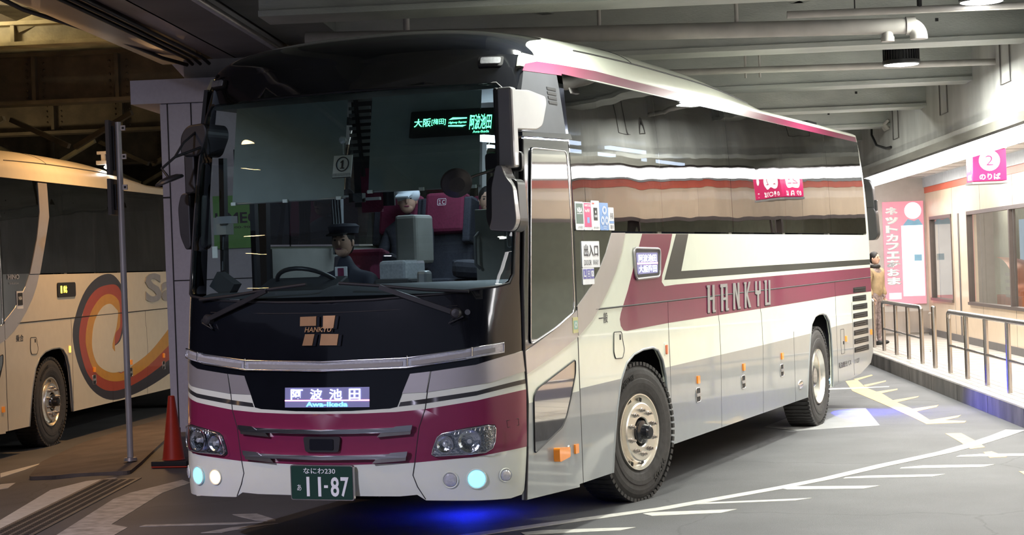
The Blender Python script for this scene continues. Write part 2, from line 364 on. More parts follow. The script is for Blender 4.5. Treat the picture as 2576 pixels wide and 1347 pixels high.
def wheel(parent, loc, rz, kind, side=1):
    """axis along +x (outward); kind front|rear"""
    e = empty('wheel', loc, rz); e.parent = parent
    if side < 0: e.rotation_euler = (0, 0, rz+math.pi)
    T = Matrix.Rotation(R(90), 4, 'Y')
    t = MB(); Wd = .15
    t.lathe([(.29, -Wd+.02), (.36, -Wd), (.47, -Wd), (.505, -Wd+.03), (.52, -Wd+.06), (.52, Wd-.06), (.506, Wd-.028), (.47, Wd-.006), (.44, Wd), (.405, Wd-.001), (.40, Wd+.004), (.37, Wd+.004), (.35, Wd), (.32, Wd-.008), (.29, Wd-.03)], 'rubber', T, 72)
    for k in range(64):
        a = 2*math.pi*k/64; Rx = Matrix.Rotation(a, 3, 'X')
        for sx in (-1, 1): t.box(Rx @ Vector((sx*(Wd-.052), 0, .516)), (.085, .034, .026), 'rubber', Rx)
        t.box(Rx @ Vector((0, 0, .518)), (.12, .036, .016), 'rubber', Rx)
    def arc(rad, a0): return lambda u, v, off=0.: Matrix.Rotation(-(a0+u/rad), 3, 'X') @ Vector((Wd+.002+off, 0, rad+v))
    if kind == 'front':
        t.text('W905', (0, .22, -.024, .034), arc(.405, R(124)), 'rubber', .001, .004, .01)
        t.text('BRIDGESTONE', (0, .30, -.02, .02), arc(.43, R(-50)), 'rubber', .001, .004, .005)
    t.build('tyre', e)
    r = MB()
    if kind == 'front':
        r.lathe([(.292, Wd-.03), (.288, Wd-.008), (.280, Wd-.008), (.272, Wd-.03), (.262, Wd-.045), (.245, Wd-.06), (.228, Wd-.03), (.222, Wd+.0), (.212, Wd+.008), (.115, Wd+.008), (.108, Wd), (.108, Wd-.05)], 'alu', T, 60)
        for k in range(10):
            a = 2*math.pi*(k+.5)/10; Q = Matrix.Rotation(a, 4, 'X') @ Matrix.Translation((Wd-.042, 0, .248)) @ T
            r.disc(Q, .02, 'seam', 16, .034)
    else:
        r.lathe([(.292, Wd-.03), (.288, Wd-.004), (.280, Wd-.004), (.268, Wd-.03), (.262, Wd-.05), (.25, Wd-.06), (.245, Wd-.12), (.24, Wd-.15), (.215, Wd-.16), (.13, Wd-.165), (.12, Wd-.17)], 'alu', T, 60)
        r.lathe([(.12, Wd-.17), (.115, Wd-.06), (.09, Wd-.045), (.001, Wd-.045)], 'hubm', T, 40)
    r.build('rim', e)
    if kind == 'front':
        h = MB(); h.lathe([(.108, Wd-.05), (.09, Wd+.0), (.085, Wd+.02), (.06, Wd+.03), (.052, Wd+.075), (.04, Wd+.085), (.001, Wd+.085)], 'hubm', T, 36)
        h.build('hub_cap', e)
    for k in range(10):
        a = 2*math.pi*k/10; dz, ax = (.165, Wd+.008) if kind == 'front' else (.165, Wd-.165)
        Q = Matrix.Rotation(a, 4, 'X') @ Matrix.Translation((ax, 0, dz)) @ T
        b = MB(); b.lathe([(.019, 0), (.019, .006), (.015, .008), (.015, .022), (.010, .024), (.010, .04), (.001, .041)], 'steel', Q, 6 if 0 else 10); b.build('nut', e)
    return e
# ------------------------------------------------------------------ coach
DOORF = [(.300, .322), (.345, .60), (.384, .93), (.371, 1.12), (.36, 1.26), (.385, 1.7), (.43, 2.017), (.47, 2.35), (.50, 2.62)]
ARCO = [(1.326, 1.513), (1.492, 1.585), (1.642, 1.655), (1.799, 1.76), (1.962, 1.885), (2.093, 2.023)]
ARCI = [(1.347, 1.313), (1.616, 1.407), (1.769, 1.485), (1.956, 1.597), (2.15, 1.738), (2.297, 1.883), (2.393, 2.024)]
AF = [(1.944, .297), (2.0, .50), (2.08, .73), (2.19, .94), (2.33, 1.06), (2.5, 1.115), (2.72, 1.14), (2.95, 1.141), (3.08, 1.115), (3.19, 1.03), (3.26, .90), (3.31, .65), (3.337, .35)]
AR = [(7.90, .352), (8.02, .70), (8.12, .94), (8.21, 1.09), (8.37, 1.161), (8.55, 1.18), (8.72, 1.18), (8.88, 1.16), (9.02, 1.09), (9.10, .94), (9.13, .70), (9.10, .371)]
PANES = [(1.335, 3.308), (3.314, 5.337), (5.343, 7.277), (7.283, 9.257), (9.263, 11.05)]
HLAMP = [(.752, .646), (.762, .689), (.789, .752), (.82, .773), (.878, .784), (.976, .801), (1.077, .814), (1.112, .809), (1.118, .791), (1.114, .711), (1.101, .673), (1.069, .650), (.972, .642), (.906, .640), (.774, .634)]
def centre_scale(P, kx, ky):
    a = sum(p[0] for p in P)/len(P); b = sum(p[1] for p in P)/len(P); return [(a+(x-a)*kx, b+(y-b)*ky) for x, y in P]
def tf(fr, X, z, off=0.):
    """matrix whose z axis is the outward normal of the front at X,z"""
    p = front(X, z, off); n = (front(X, z, off+.1)-p).normalized(); x = (front(X+.01, z, off)-front(X-.01, z, off)).normalized(); y = n.cross(x)
    return Matrix(((x.x, y.x, n.x, p.x), (x.y, y.y, n.y, p.y), (x.z, y.z, n.z, p.z), (0, 0, 0, 1)))
def coach(loc, rz, label, liv, near_only=False):
    full = liv == 'maroon'
    root = empty('coach', loc, rz, label, 'bus')
    base = 'white' if full else 'cream'; arcm = 'silver'
    # ---- front panel
    WSB = [(0, 1.622), (.35, 1.626), (.65, 1.641), (.81, 1.648), (1.02, 1.672), (1.13, 1.683)]
    WSR = [(1.185, 1.70), (1.202, 1.76), (1.202, 2.0), (1.195, 2.24), (1.18, 2.6), (1.163, 2.78), (1.13, 2.93), (1.07, 2.995)]
    half = WSB+WSR+[(.6, 3.0), (0, 3.005)]
    hole = [p for p in half]+[(-a, b) for a, b in half[::-1][1:-1]]
    ZS = [(0, 1.15), (.6, 1.15), (.744, 1.163), (1.023, 1.197), (1.2, 1.25), (1.245, 1.272)]
    mb = MB()
    bot = [(-1.245, .50), (-1.22, .42), (-1.18, .345), (-.70, .352), (-.64, .385), (-.52, .378), (.52, .378), (.635, .388), (.69, .352), (1.18, .345), (1.225, .36), (1.245, .42)]
    mb.poly(front, bot+sym(ZS)[::-1], base, 0, .03, cu=CX, cv=CZ)
    top = sym(ZS)
    mb.poly(front, top+[(1.20, 3.19), (-1.20, 3.19)], 'black', 0, .03, [hole], CX, CZ)
    cp = [(.606, 1.155), (.552, 1.026), (.519, .945), (.47, .935), (.2, .922), (0, .920)]
    mb.poly(front, cp+[(-a, b) for a, b in cp[::-1][1:]], 'black', .003, .003, cu=CX)
    if full:
        MT = [(0, .903), (.25, .904), (.51, .912), (.7, .927), (1.025, .973), (1.245, 1.02)]
        MBt = [(0, .578), (.2, .579), (.62, .592), (1.02, .624), (1.245, .658)]
        mb.poly(front, sym(MBt)+sym(MT)[::-1], 'maroon', .0015, .0015, cu=CX)
        for s in (-1, 1):
            B = [(.529, .946), (.7, .962), (1.025, 1.005), (1.245, 1.058)]; T = [(.54, .973), (.7, .991), (1.03, 1.033), (1.245, 1.086)]
            P = B+T[::-1]; mb.poly(front, P if s > 0 else mir(P), 'stripe', .0015, .0015, cu=CX)
            P = [(.552, 1.028), (.712, 1.034), (.736, 1.163), (.606, 1.151)]; mb.poly(front, P if s > 0 else mir(P), 'silver', .004, .004, cu=CX)
            P = [(.722, 1.034), (1.1, 1.081), (1.245, 1.136), (1.245, 1.266), (1.023, 1.197), (.746, 1.163)]; mb.poly(front, P if s > 0 else mir(P), 'silver', .004, .004, cu=CX)
    for s in (-1, 1):
        pts = [(.744, 1.163), (.718, 1.034), (.704, .927), (.663, .811), (.632, .598), (.616, .513), (.642, .44), (.688, .36)]
        mb.tube([front(s*a, b, .001) for a, b in pts], .003, 'seam', 6)
        mb.tube([front(s*a, b, .001) for a, b in [(1.175, .836), (1.223, .842), (1.225, .801), (1.179, .793)]], .002, 'seam', 5, close=True) if full and s > 0 else None
    # windscreen rubber
    mb.tube([front(a, b, .002) for a, b in hole], .009, 'seam', 6, close=True)
    mb.tube([front(a, b, .001) for a, b in [(-1.235, 1.60), (-.9, 1.572), (-.4, 1.555), (0, 1.55), (.4, 1.555), (.9, 1.572), (1.235, 1.60)]], .004, 'seam', 5)
    mb.build('front_panel', root)
    g = MB(); g.poly(front, hole, 'wsglass', -.004, 0, cu=CX, cv=CZ); g.build('windscreen', root)
    # ---- light bar
    lt = [(0, 1.235), (.58, 1.25), (.94, 1.291), (1.16, 1.326)]; lb = [(0, 1.178), (.585, 1.19), (.94, 1.233), (1.16, 1.268)]
    P = sym(lb)+sym(lt)[::-1]; b = MB(); b.poly(front, P, 'lensc', .016, .02, cu=CX)
    L = b.build('light_bar', root)
    b = MB(); b.tube([front(x, z, .02) for x, z in P], .006, 'chrome', 6, close=True)
    for x in (-.59, .59, -1.0, 1.0): b.tube([front(x, 1.19+.06*abs(x)**3, .02), front(x, 1.252+.055*abs(x)**3, .02)], .006, 'chrome', 6)
    b.build('chrome_frame', L)
    fl, ft_, = pchip(lb), pchip(lt)
    for x0, x1 in ((-1.12, -.62), (-.56, .56), (.62, 1.12)):
        b = MB(); xs = np.linspace(x0, x1, 14)
        b.poly(front, [(x, fl(abs(x))+.012) for x in xs]+[(x, ft_(abs(x))-.02) for x in xs[::-1]], 'inwall', .020, .006, cu=CX); b.build('lens_segment', L)
    # ---- grille bars, camera block
    for z0, w_, in ((.80, .62), (.635, .585)):
        b = MB(); xs = np.linspace(-w_, w_, 25); sag = lambda x: -.016*(1-(x/w_)**2)
        b.poly(front, [(x, z0+sag(x)-.008) for x in xs]+[(x, z0+sag(x)+.020) for x in xs[::-1]], 'chrome', .035, .035, cu=CX)
        for s in (-1, 1):
            P = [(w_-.23, z0-.045), (w_-.005, z0-.028), (w_, z0-.002), (w_-.20, z0-.016)]
            b.poly(front, P if s > 0 else mir(P), 'steel', .03, .03, cu=CX)
            P = [(w_-.14, z0-.0), (w_+.005, z0+.0), (w_+.012, z0+.030), (w_-.10, z0+.022)]
            b.poly(front, P if s > 0 else mir(P), 'chrome', .040, .02, cu=CX)
        b.build('grille_bar', root, .002)
    b = MB(); b.poly(front, rnd([(-.12, .660), (.12, .660), (.135, .758), (-.135, .758)], .02), 'plastic', .022, .02, cu=CX)
    b.poly(front, rect(-.085, .085, .674, .745, .01), 'hubm', .028, .01); b.build('radar_cover', root)
    # ---- headlights
    for s in (1, -1):
        H = HLAMP if s > 0 else mir(HLAMP); b = MB()
        b.poly(front, rnd(centre_scale(H, 1.14, 1.25), .02), 'hubm' if not full else 'maroon', .003, .003, cu=CX)
        b.poly(front, centre_scale(H, 1.05, 1.09), 'seam', .005, .003, cu=CX)
        b.poly(front, H, 'reflector', .008, .004, cu=CX, cv=[.66, .68, .7, .72, .74, .76, .78])
        for cx, cz, r_ in ((.985, .722, .072), (.835, .705, .052)):
            T = tf(0, s*cx, cz, .012)
            b.lathe([(r_, .018), (r_*1.0, .012), (r_*.75, .004), (r_*.4, -.001), (.012, -.002)], 'reflector', T, 28)
            b.lathe([(r_+.004, .012), (r_+.004, .022), (r_-.002, .022), (r_-.002, .012)], 'chrome', T, 28)
            b.lathe([(.015, -.002), (.015, .016), (.001, .02)], 'lensc', T, 12)
        for k in range(9):
            x = .895+k*.024; b.tube([front(s*x, .765+.003*k, .02), front(s*(x+.004), .792+.002*k, .014)], .004, 'chrome', 5)
        hl = b.build('headlight', root)
        c = MB(); c.poly(front, H, 'clear', .032, .0, cu=CX); c.tube([front(x, z, .030) for x, z in H], .004, 'chrome', 5, close=True); c.build('lens', hl)
    # ---- lower lamps
    LL = [(.857, .482, .043, 'lensc'), (1.018, .485, .052, 'cyanlamp'), (1.165, .495, .036, 'lensc')]
    for s in (1, -1):
        for x, z, r_, m_ in LL:
            mm = m_
            if full and s < 0 and x < .9: mm = 'hotlamp'
            if full and s < 0 and .9 < x < 1.1: mm = 'cyanlamp'
            if not full and mm == 'cyanlamp': mm = 'warmlamp'
            T = tf(0, s*x, z, .002); b = MB()
            b.lathe([(r_*1.28, 0), (r_*1.2, .006), (r_*1.05, .004), (r_, -.004)], base, T, 30)
            b.lathe([(r_, -.004), (r_*.97, .006), (r_*.7, .012), (.001, .015)], mm, T, 30)
            b.build('fog_lamp', root, label='glowing pale blue round lamp' if 'cyan' in mm else ('glowing warm round lamp' if mm in ('hotlamp', 'warmlamp') else None))
            if mm in ('cyanlamp', 'hotlamp') and full:
                area('lamp_glow', Vector(loc)+(T.translation if rz == 0 else T.translation)+(T.col[2].to_3d()*.13), .07, 7 if mm == 'cyanlamp' else 3, (.05, .1, 1) if mm == 'cyanlamp' else (1, .55, .2), (R(-30), 0, 0), spread=125)
    # ---- roof
    N = 56; thz = [math.pi*(i/N) for i in range(N+1)]
    yb = pchip([(0, .60), (.25, .62), (.40, .80), (.62, 1.42), (.8, 1.66), (1.0, 1.74), (math.pi/2, 1.9)])
    def yB(t): return yb(min(t, math.pi-t))
    b = MB(); b.patch(lambda u, v: roofp(math.pi*u, .42+(yB(math.pi*u)-.42)*v**1.6), N, 30, 'black' if full else 'cream', True); b.build('front_dome', root)
    b = MB(); b.patch(lambda u, v: roofp(math.pi*u, yB(math.pi*u)+(11.1-yB(math.pi*u))*v), N, 90, base, True)
    b.tube([roofp(.34, y)+Vector((.004, 0, 0)) for y in np.linspace(1.7, 6.4, 24)], .006, 'seam', 5)
    b.tube([roofp(t, 3.05)+Vector((0, 0, .001)) for t in np.linspace(.34, 1.57, 14)], .004, 'seam', 5)
    b.build('roof', root)
    b = MB(); b.patch(lambda u, v: Vector((-.95+1.9*u, 9.9+.9*v, 3.27+.13*math.sin(math.pi*v**1.6)*(1-abs(2*u-1)**6))), 16, 12, base, True)
    b.box((0, 10.15, 3.30), (1.75, .45, .07), 'seam'); b.build('roof_vent', root)
    for s in (1, -1):
        T = tf(0, s*1.02, 3.137, .004); b = MB()
        b.poly(front, rnd([(s*1.02+a*.07, 3.137+c*.032) for a, c in ((-1, -1), (1, -1), (1, 1), (-1, 1))], .015), 'seam', .02, .02, cu=CX)
        b.poly(front, rnd([(s*1.02+a*.055, 3.137+c*.020) for a, c in ((-1, -1), (1, -1), (1, 1), (-1, 1))], .01), 'lensc', .03, .02, cu=CX); b.build('marker_lamp', root)
    # ---- sides
    for sg in ((1, -1)):
        W_ = sidew(sg); b = MB(); near = sg > 0
        y0 = 1.33 if near else .37
        fe = [(1.33, 2.02)] if near else [(.50, 1.55)]
        lowb = [(y0, .302)]+AF+AR+[(9.027, .371), (10.08, .395), (10.55, .415), (11.13, .50), (11.29, .62)]
        outl = lowb+[(11.32, 1.3), (11.28, 2.02)]+fe
        if not near: outl = outl[:-1]+[(1.40, 2.02), (1.40, 1.58), (.40, 1.55), (.39, .7)]
        b.poly(W_, outl, base, 0, .03, cv=CS)
        b.poly(W_, [(.6, 3.11), (11.02, 3.11), (11.0, 3.2), (.66, 3.2)], base, 0, .03, cu=[2, 4, 6, 8, 10], cv=CS)
        if full: b.poly(W_, [(.62, 3.08), (1.3, 3.105), (2.05, 3.13), (3., 3.128), (11.03, 3.115), (11.0, 3.177), (2.9, 3.192), (2.05, 3.198), (1.3, 3.18), (.9, 3.165), (.68, 3.13)], 'maroon', .002, .002, cu=[2, 4, 6, 8, 10], cv=CS)
        b.poly(W_, [(11.05, 3.11), (11.05, 2.85), (11.10, 2.5), (11.13, 2.02), (11.28, 2.02), (11.21, 2.5), (11.10, 3.0), (11.03, 3.2)], base, 0, .03, cv=CS)
        if not near: b.poly(W_, [(.39, 1.5), (.52, 1.5), (.72, 3.12), (.58, 3.12)], 'black', .001, .03, cv=CS)
        # livery
        if full:
            gy_ = [(y0, .95), (2.19, .956), (3.30, .968), (4.8, .975), (6.22, .981), (8.13, .997), (9.3, 1.018), (11.31, 1.02)]
            b.poly(W_, [(y0, .303)]+AF[:4]+[gy_[1], gy_[0]], 'grey', .0012, .0012)
            b.poly(W_, [AF[-1], AR[0], AR[1], AR[2], (8.14, .997), (6.22, .981), (4.8, .975), (3.25, .967), (3.262, .90), (3.31, .65)], 'grey', .0012, .0012)
            b.poly(W_, [(9.10, .371), (10.08, .396), (10.55, .416), (11.13, .502), (11.288, .622), (11.31, 1.02), (9.3, 1.018), (9.06, 1.01), (9.10, .94), (9.13, .7)], 'grey', .0012, .0012)
            b.poly(W_, [(2.803, 2.018), (2.523, 1.714), (2.421, 1.6), (2.241, 1.433), (2.215, 1.39), (2.232, 1.34), (2.29, 1.305), (2.36, 1.298), (3.363, 1.313), (6.18, 1.324), (9.64, 1.345), (11.31, 1.345), (11.30, 1.632), (5.854, 1.617), (3.603, 1.611), (3.30, 1.605), (3.235, 1.64), (3.25, 1.69), (3.468, 1.903), (3.552, 2.018)], 'maroon', .0012, .0012)
            b.poly(W_, [(3.656, 2.018), (3.304, 1.656), (3.608, 1.653), (5.86, 1.657), (11.30, 1.668), (11.30, 1.730), (6.819, 1.724), (3.756, 1.717), (3.988, 2.018)], 'stripe', .0012, .0012)
        elif near:
            k = lambda P: soft([(1.07*y+.2, 1.811+1.07*(z-1.811)+.135) for y, z in P])
            b.poly(W_, k([(4.244, .933), (4.584, 1.039), (4.738, 1.207), (4.798, 1.406), (4.797, 1.607), (4.664, 1.759), (4.346, 1.867), (3.882, 1.831), (3.458, 1.683), (3.136, 1.433), (2.994, 1.183), (3.111, .877), (3.411, .6), (3.8, .429), (4.287, .343), (4.96, .352), (5.684, .414), (6.458, .52), (6.9, .62), (6.9, 1.25), (6.483, 1.099), (5.735, .855), (5.002, .716), (4.5, .669)]), 'navy', .001, .001)
            b.poly(W_, k([(4.279, .936), (4.55, 1.054), (4.678, 1.21), (4.745, 1.407), (4.72, 1.596), (4.584, 1.711), (4.333, 1.74), (3.868, 1.699), (3.512, 1.563), (3.292, 1.358), (3.192, 1.152), (3.248, .939), (3.423, .717), (3.744, .553), (4.156, .462), (4.743, .456), (5.534, .541), (6.435, .696), (6.9, .80), (6.9, 1.25), (6.483, 1.099), (5.735, .855), (5.002, .716), (4.469, .669)]), 'swred', .002, .001)
            b.poly(W_, k([(4.40, 1.10), (4.589, 1.213), (4.623, 1.386), (4.587, 1.537), (4.32, 1.622), (3.997, 1.6), (3.67, 1.464), (3.485, 1.304), (3.399, 1.119), (3.448, .951), (3.629, .752), (3.96, .622), (4.384, .561), (4.908, .571), (5.631, .678), (6.457, .884), (6.9, 1.0), (6.9, 1.25), (6.483, 1.099), (5.735, .855), (5.002, .716), (4.469, .669)]), 'swyel', .003, .001)
            b.poly(W_, k([(4.30, .97), (4.471, 1.218), (4.549, 1.388), (4.481, 1.44), (4.27, 1.508), (3.982, 1.467), (3.723, 1.319), (3.615, 1.133), (3.618, .966), (3.771, .802), (4.11, .697), (4.469, .669), (5.002, .716), (4.7, .85)]), 'cream', .004, .001)
            b.text('Sa', (6.2, 7.6, 1.60, 2.0), W_, 'silt', .003, .01, .03)
        # panel seams, arch lips
        b.tube([W_(y, z, .001) for y, z in ((1.7, 1.481), (5.8, 1.491), (11.3, 1.514))], .006, 'seam', 5)
        for pts in ([(3.37, 1.49), (3.365, 1.31), (3.373, .978), (3.348, .36)], [(4.775, 1.49), (4.77, 1.33), (4.80, 1.25), (4.808, .975), (4.752, .35)], [(6.18, 1.49), (6.175, 1.33), (6.21, 1.25), (6.226, .981), (6.146, .35)], [(7.40, .34), (7.42, 1.05)], [(9.356, .40), (9.356, 1.5)], [(10.188, .42), (10.188, 1.25)], [(1.335, .32), (1.335, 1.3)]):
            b.tube([W_(y, z, .0008) for y, z in pts], .0022, 'seam', 5)
        for A_ in (AF, AR): b.tube([W_(y, z, -.004) for y, z in A_], .012, base if 0 else 'grey', 6)
        if near:
            if full:
                b.poly(W_, ARCO+ARCI[::-1]+[(1.335, 1.32), (1.335, 1.516)], arcm, .006, .006)
                b.poly(W_, [(1.335, 1.50)]+ARCO+[(2.1, 2.04), (1.335, 2.04)], 'doorglass', .003, .003)
            else:
                b.poly(W_, ARCO+ARCI[::-1]+[(1.335, 1.32), (1.335, 1.516)], arcm, .006, .006)
                b.poly(W_, [(1.335, 1.50)]+ARCO+[(2.1, 2.04), (1.335, 2.04)], 'doorglass', .003, .003)
                b.poly(W_, [(2.10, 2.03), (2.40, 2.03), (2.62, 2.4), (2.80, 2.7), (2.84, 3.10), (2.56, 3.10), (2.52, 2.75), (2.36, 2.42)], arcm, .012, .012, cv=CS)
            for k_ in range(8):
                z = 1.385-k_*.098; y = 10.24 if k_ else 10.285; e_ = .70 if k_ else .70
                P = rnd([(y, z-.028), (y+e_+.05*min(k_, 2), z-.035), (y+e_+.05*min(k_, 2), z+.030), (y+.005, z+.030)], .012)
                b.poly(W_, P, 'seam', .004, .004)
                for q in (-.012, .012): b.bar(W_(y+.03, z+q, .008), W_(y+e_-.06, z+q, .008), .006, .010, 'plastic')
        b.build('side_panel', root)
        # window panes
        for i, (a, c) in enumerate(PANES):
            g = MB(); top = [(a, 3.105), (c, 3.118)]
            y1 = c if i < 4 else 11.13
            P = [(a, 2.034), (y1, 2.034), (c, 3.118), (a, 3.118)] if i < 4 else [(a, 2.034), (11.13, 2.034), (11.10, 2.5), (11.05, 2.85), (11.04, 3.118), (a, 3.118)]
            th = [0.004, -.003, .003, -.002, .002][i]
            f = (lambda y, z, off=0., a=a, th=th: W_(y, z, off+(y-a)*th*.12))
            g.poly(f, P, 'sideglass' if near else 'farglass', .004, 0, cu=np.arange(1.5, 11, .25), cv=np.arange(2.1, 3.1, .1))
            if not near and i > 2: continue
            o = g.build('side_window', root); weld(o)
        if not near:
            g = MB(); g.poly(W_, [(.45, 1.58), (1.38, 1.60), (1.38, 2.6), (.62, 2.6)], 'clear', -.004, 0); g.build('side_window', root)
            b = MB(); b.bar((-1.225, .80, 1.55), (-1.20, .80, 2.65), .05, .04, 'plastic'); b.bar((-1.225, 1.36, 1.55), (-1.18, 1.36, 3.1), .06, .06, 'plastic'); b.build('window_post', root)
    # ---- door and the panel above (near side)
    W_ = sidew(1); b = MB()
    low = DOORF[:5]; b.poly(W_, [(.302, .322), (1.262, .282), (1.262, .302), (1.328, .302), (1.328, 1.49), (.96, 1.395), (.36, 1.262)]+low[::-1][1:-1], base, 0, .03)
    b.poly(W_, [(.36, 1.258), (.96, 1.39), (1.328, 1.487), (1.328, 2.652), (.505, 2.63)]+DOORF[5:8][::-1], 'black', 0, .03, cv=CS)
    if full: b.poly(W_, [(.302, .323), (1.262, .283), (1.262, .303), (1.328, .303), (1.328, .934), (.385, .928), (.345, .6)], 'grey', .0012, .001)
    b.poly(W_, [(.385, 1.116), (.912, 1.213), (1.328, 1.306), (1.328, 1.487), (.96, 1.39), (.36, 1.257)], arcm, .005, .005)
    b.tube([W_(y, z, -.004) for y, z in DOORF], .012, 'seam', 5); b.tube([W_(1.3315, z, -.002) for z in (.3, 1.5, 2.0, 2.4, 2.65)], .005, 'seam', 5)
    dr = b.build('door', root)
    P = rnd([(.452, 1.30), (.93, 1.392), (1.24, 1.475), (1.268, 1.53), (1.265, 2.04), (1.258, 2.58), (.615, 2.575), (.56, 2.3)], .05)
    g = MB(); g.poly(W_, P, 'doorglass', .008, .006, cv=CS); g.tube([W_(y, z, .008) for y, z in P], .006, 'chrome', 5, close=True); g.build('door_window', dr)
    P = rnd([(.461, .60), (.963, .722), (1.049, .787), (1.14, .902), (1.245, 1.058), (1.256, 1.155), (.55, 1.013), (.48, .97)], .03)
    g = MB(); g.poly(W_, P, 'doorglass', .006, .006); g.tube([W_(y, z, .006) for y, z in P], .005, 'seam', 5, close=True); g.build('lower_window', dr)
    b = MB(); b.poly(W_, [(.43, 2.672), (1.3, 2.70), (1.24, 3.12), (.66, 3.12), (.56, 2.95)], mat('vent_panel_matt', (.045, .047, .055), .55, spec=.25), .0, .03, cv=CS)
    for k in range(4):
        z = 2.995-k*.031; b.poly(W_, [(1.02+.004*k, z-.009), (1.185, z-.009), (1.185, z+.009), (1.015+.004*k, z+.009)], 'seam', .004, .003)
    b.poly(W_, [(.43, 2.640), (1.335, 2.662), (1.305, 2.70), (.43, 2.665)], 'hubm', .03, .05); b.build('vent_panel', root)
    # ---- lamps, locks
    for y, z in ((4.10, .811), (5.51, .822), (6.91, .837), (9.81, .856), (11.2, .865), (1.21, .55)):
        b = MB(); b.poly(W_, rect(y-.032, y+.032, z-.032, z+.032, .006), 'amber', .014, .014); b.build('side_marker', root)
    b = MB(); b.poly(W_, rnd([(.80, .505), (1.0, .52), (1.0, .585), (.80, .60)], .02), 'amber' if full else 'amberlit', .045, .045); b.build('turn_signal', root)
    b = MB(); b.ball(W_(1.075, .545, 0), (.012, .025, .045), 'chrome', 14, 8); b.build('reflector_button', root)
    b = MB(); b.poly(W_, rect(3.235, 3.315, 1.062, 1.16, .01), base, .006, .006); b.poly(W_, rect(3.255, 3.295, 1.07, 1.145, .01), 'orange' if full else 'amberlit', .014, .008); b.build('arch_lamp', root)
    for y, z in ((4.09, .685), (5.49, .689), (6.89, .699)):
        b = MB(); b.poly(W_, rect(y-.055, y+.055, z-.055, z+.055, .02), 'seam', .004, .004); b.poly(W_, rect(y-.06, y+.045, z-.012, z+.014, .005), 'dsilver', .014, .012)
        b.tube([W_(q[0], q[1], .004) for q in rect(y-.058, y+.058, z-.058, z+.058, .02)], .004, 'chrome', 5, close=True)
        if full and y < 6: b.poly(W_, rect(y-.015, y+.015, z+.075, z+.10), 'red', .001, .001)
        b.build('hatch_lock', root)
    P = rnd([(2.063, 1.303), (2.231, 1.299), (2.25, 1.233), (2.282, 1.162), (2.235, 1.104), (2.08, 1.11), (2.047, 1.159)], .02)
    b = MB(); b.poly(W_, P, base, .004, .004); b.tube([W_(y, z, .004) for y, z in P], .0035, 'seam', 5, close=True); b.poly(W_, rect(2.18, 2.215, 1.24, 1.28), 'seam', .005, .002); b.build('fuel_flap', root)
    b = MB(); b.tube([W_(y, z, .001) for y, z in rect(9.55, 9.72, .70, .97, .01)], .003, 'seam', 5, close=True); b.poly(W_, rect(9.66, 9.70, .80, .835), 'seam', .004, .003); b.build('service_flap', root)
    b = MB(); b.ball(W_(7.62, .508, .0), (.02, .10, .045), 'chrome', 16, 8); b.build('exhaust_dome', root)
    # ---- wheels
    steer = R(-12) if full else 0
    wheel(root, (1.075, 2.70, .52), steer, 'front'); wheel(root, (-1.075, 2.70, .52), steer, 'front', -1)
    wheel(root, (1.06, 8.62, .52), 0, 'rear'); wheel(root, (-1.06, 8.62, .52), 0, 'rear', -1)
    # ---- rear, underbody, interior shell
    b = MB()
    b.patch(lambda u, v: Vector(((2*u-1)*1.245*(1-.05*v**3), 11.28+.22*(1-abs(2*u-1)**5)-.25*v**4, .62+2.58*v)), 24, 16, base); b.build('rear_panel', root)
    b = MB(); b.box((0, 5.75, .72), (1.6, 10.8, .70), 'dark'); b.box((0, 5.9, 1.20), (2.36, 10.3, .08), 'dark')
    for y in (2.0, 3.32, 7.98, 9.12): b.box((0, y+(-.03 if y in (2.0, 7.98) else .03), .78), (2.36, .02, .75), 'dark')
    b.build('underbody', root)
    b = MB(); b.box((0, 6.3, 3.06), (2.2, 9.6, .03), 'inwall'); b.box((0, 11.1, 2.2), (2.3, .05, 1.9), 'dark')
    for s in (1, -1): b.box((s*1.19, 6.3, 1.62), (.03, 9.8, .76), 'inwall')
    for s in (1, -1):
        for y in (3.31, 5.34, 7.28, 9.26): b.bar((s*1.20, y, 2.0), (s*1.15, y, 3.08), .10, .04, 'inwall')
    b.build('interior_shell', root)
    return root
bus = coach((-1.245, 0, 0), 0, 'white and maroon coach with a black front, stopped in the middle of the bay', 'maroon')
bus2 = coach((-8.125-1.245*math.cos(R(15.84)), 4.66-1.245*math.sin(R(15.84)), -.11), R(15.84), 'cream coach with an orange swirl, parked behind the column', 'cream')
# ------------------------------------------------------------------ coach details: signs, lettering, mirrors, wipers
W1 = sidew(1)
def lettering(name, parent, items, label=None):
    b = MB()
    for it in items: b.text(*it[:4], off=it[4] if len(it) > 4 else .002, ext=it[5] if len(it) > 5 else 0., bold=it[6] if len(it) > 6 else 0., shear=it[7] if len(it) > 7 else 0.)
    return b.build(name, parent, label=label)
# destination display in the front panel
b = MB(); b.poly(front, rect(-.28, .332, .945, 1.073), 'leddim', .006, .003, cu=CX); sgn = b.build('front_display', bus)
b = MB(); b.poly(front, rect(-.28, .332, .985, .993), 'ledpink', .0075, .001, cu=CX)
b.text('阿', (-.235, -.145, .995, 1.062), front, 'ledwhite', .009, 0, .012); b.text('波', (-.09, .0, .995, 1.062), front, 'ledwhite', .009, 0, .012)
b.text('池', (.05, .14, .995, 1.062), front, 'ledwhite', .009, 0, .012); b.text('田', (.19, .27, .995, 1.062), front, 'ledwhite', .009, 0, .012)
b.text('Awa-Ikeda', (-.12, .18, .950, .980), front, 'ledcyan', .009, 0, .02); b.build('display_text', sgn)
area('display_glow', (-1.22, -.16, 1.02), .5, .8, (.45, .5, 1), (R(-90), 0, 0), 'RECTANGLE', .06)
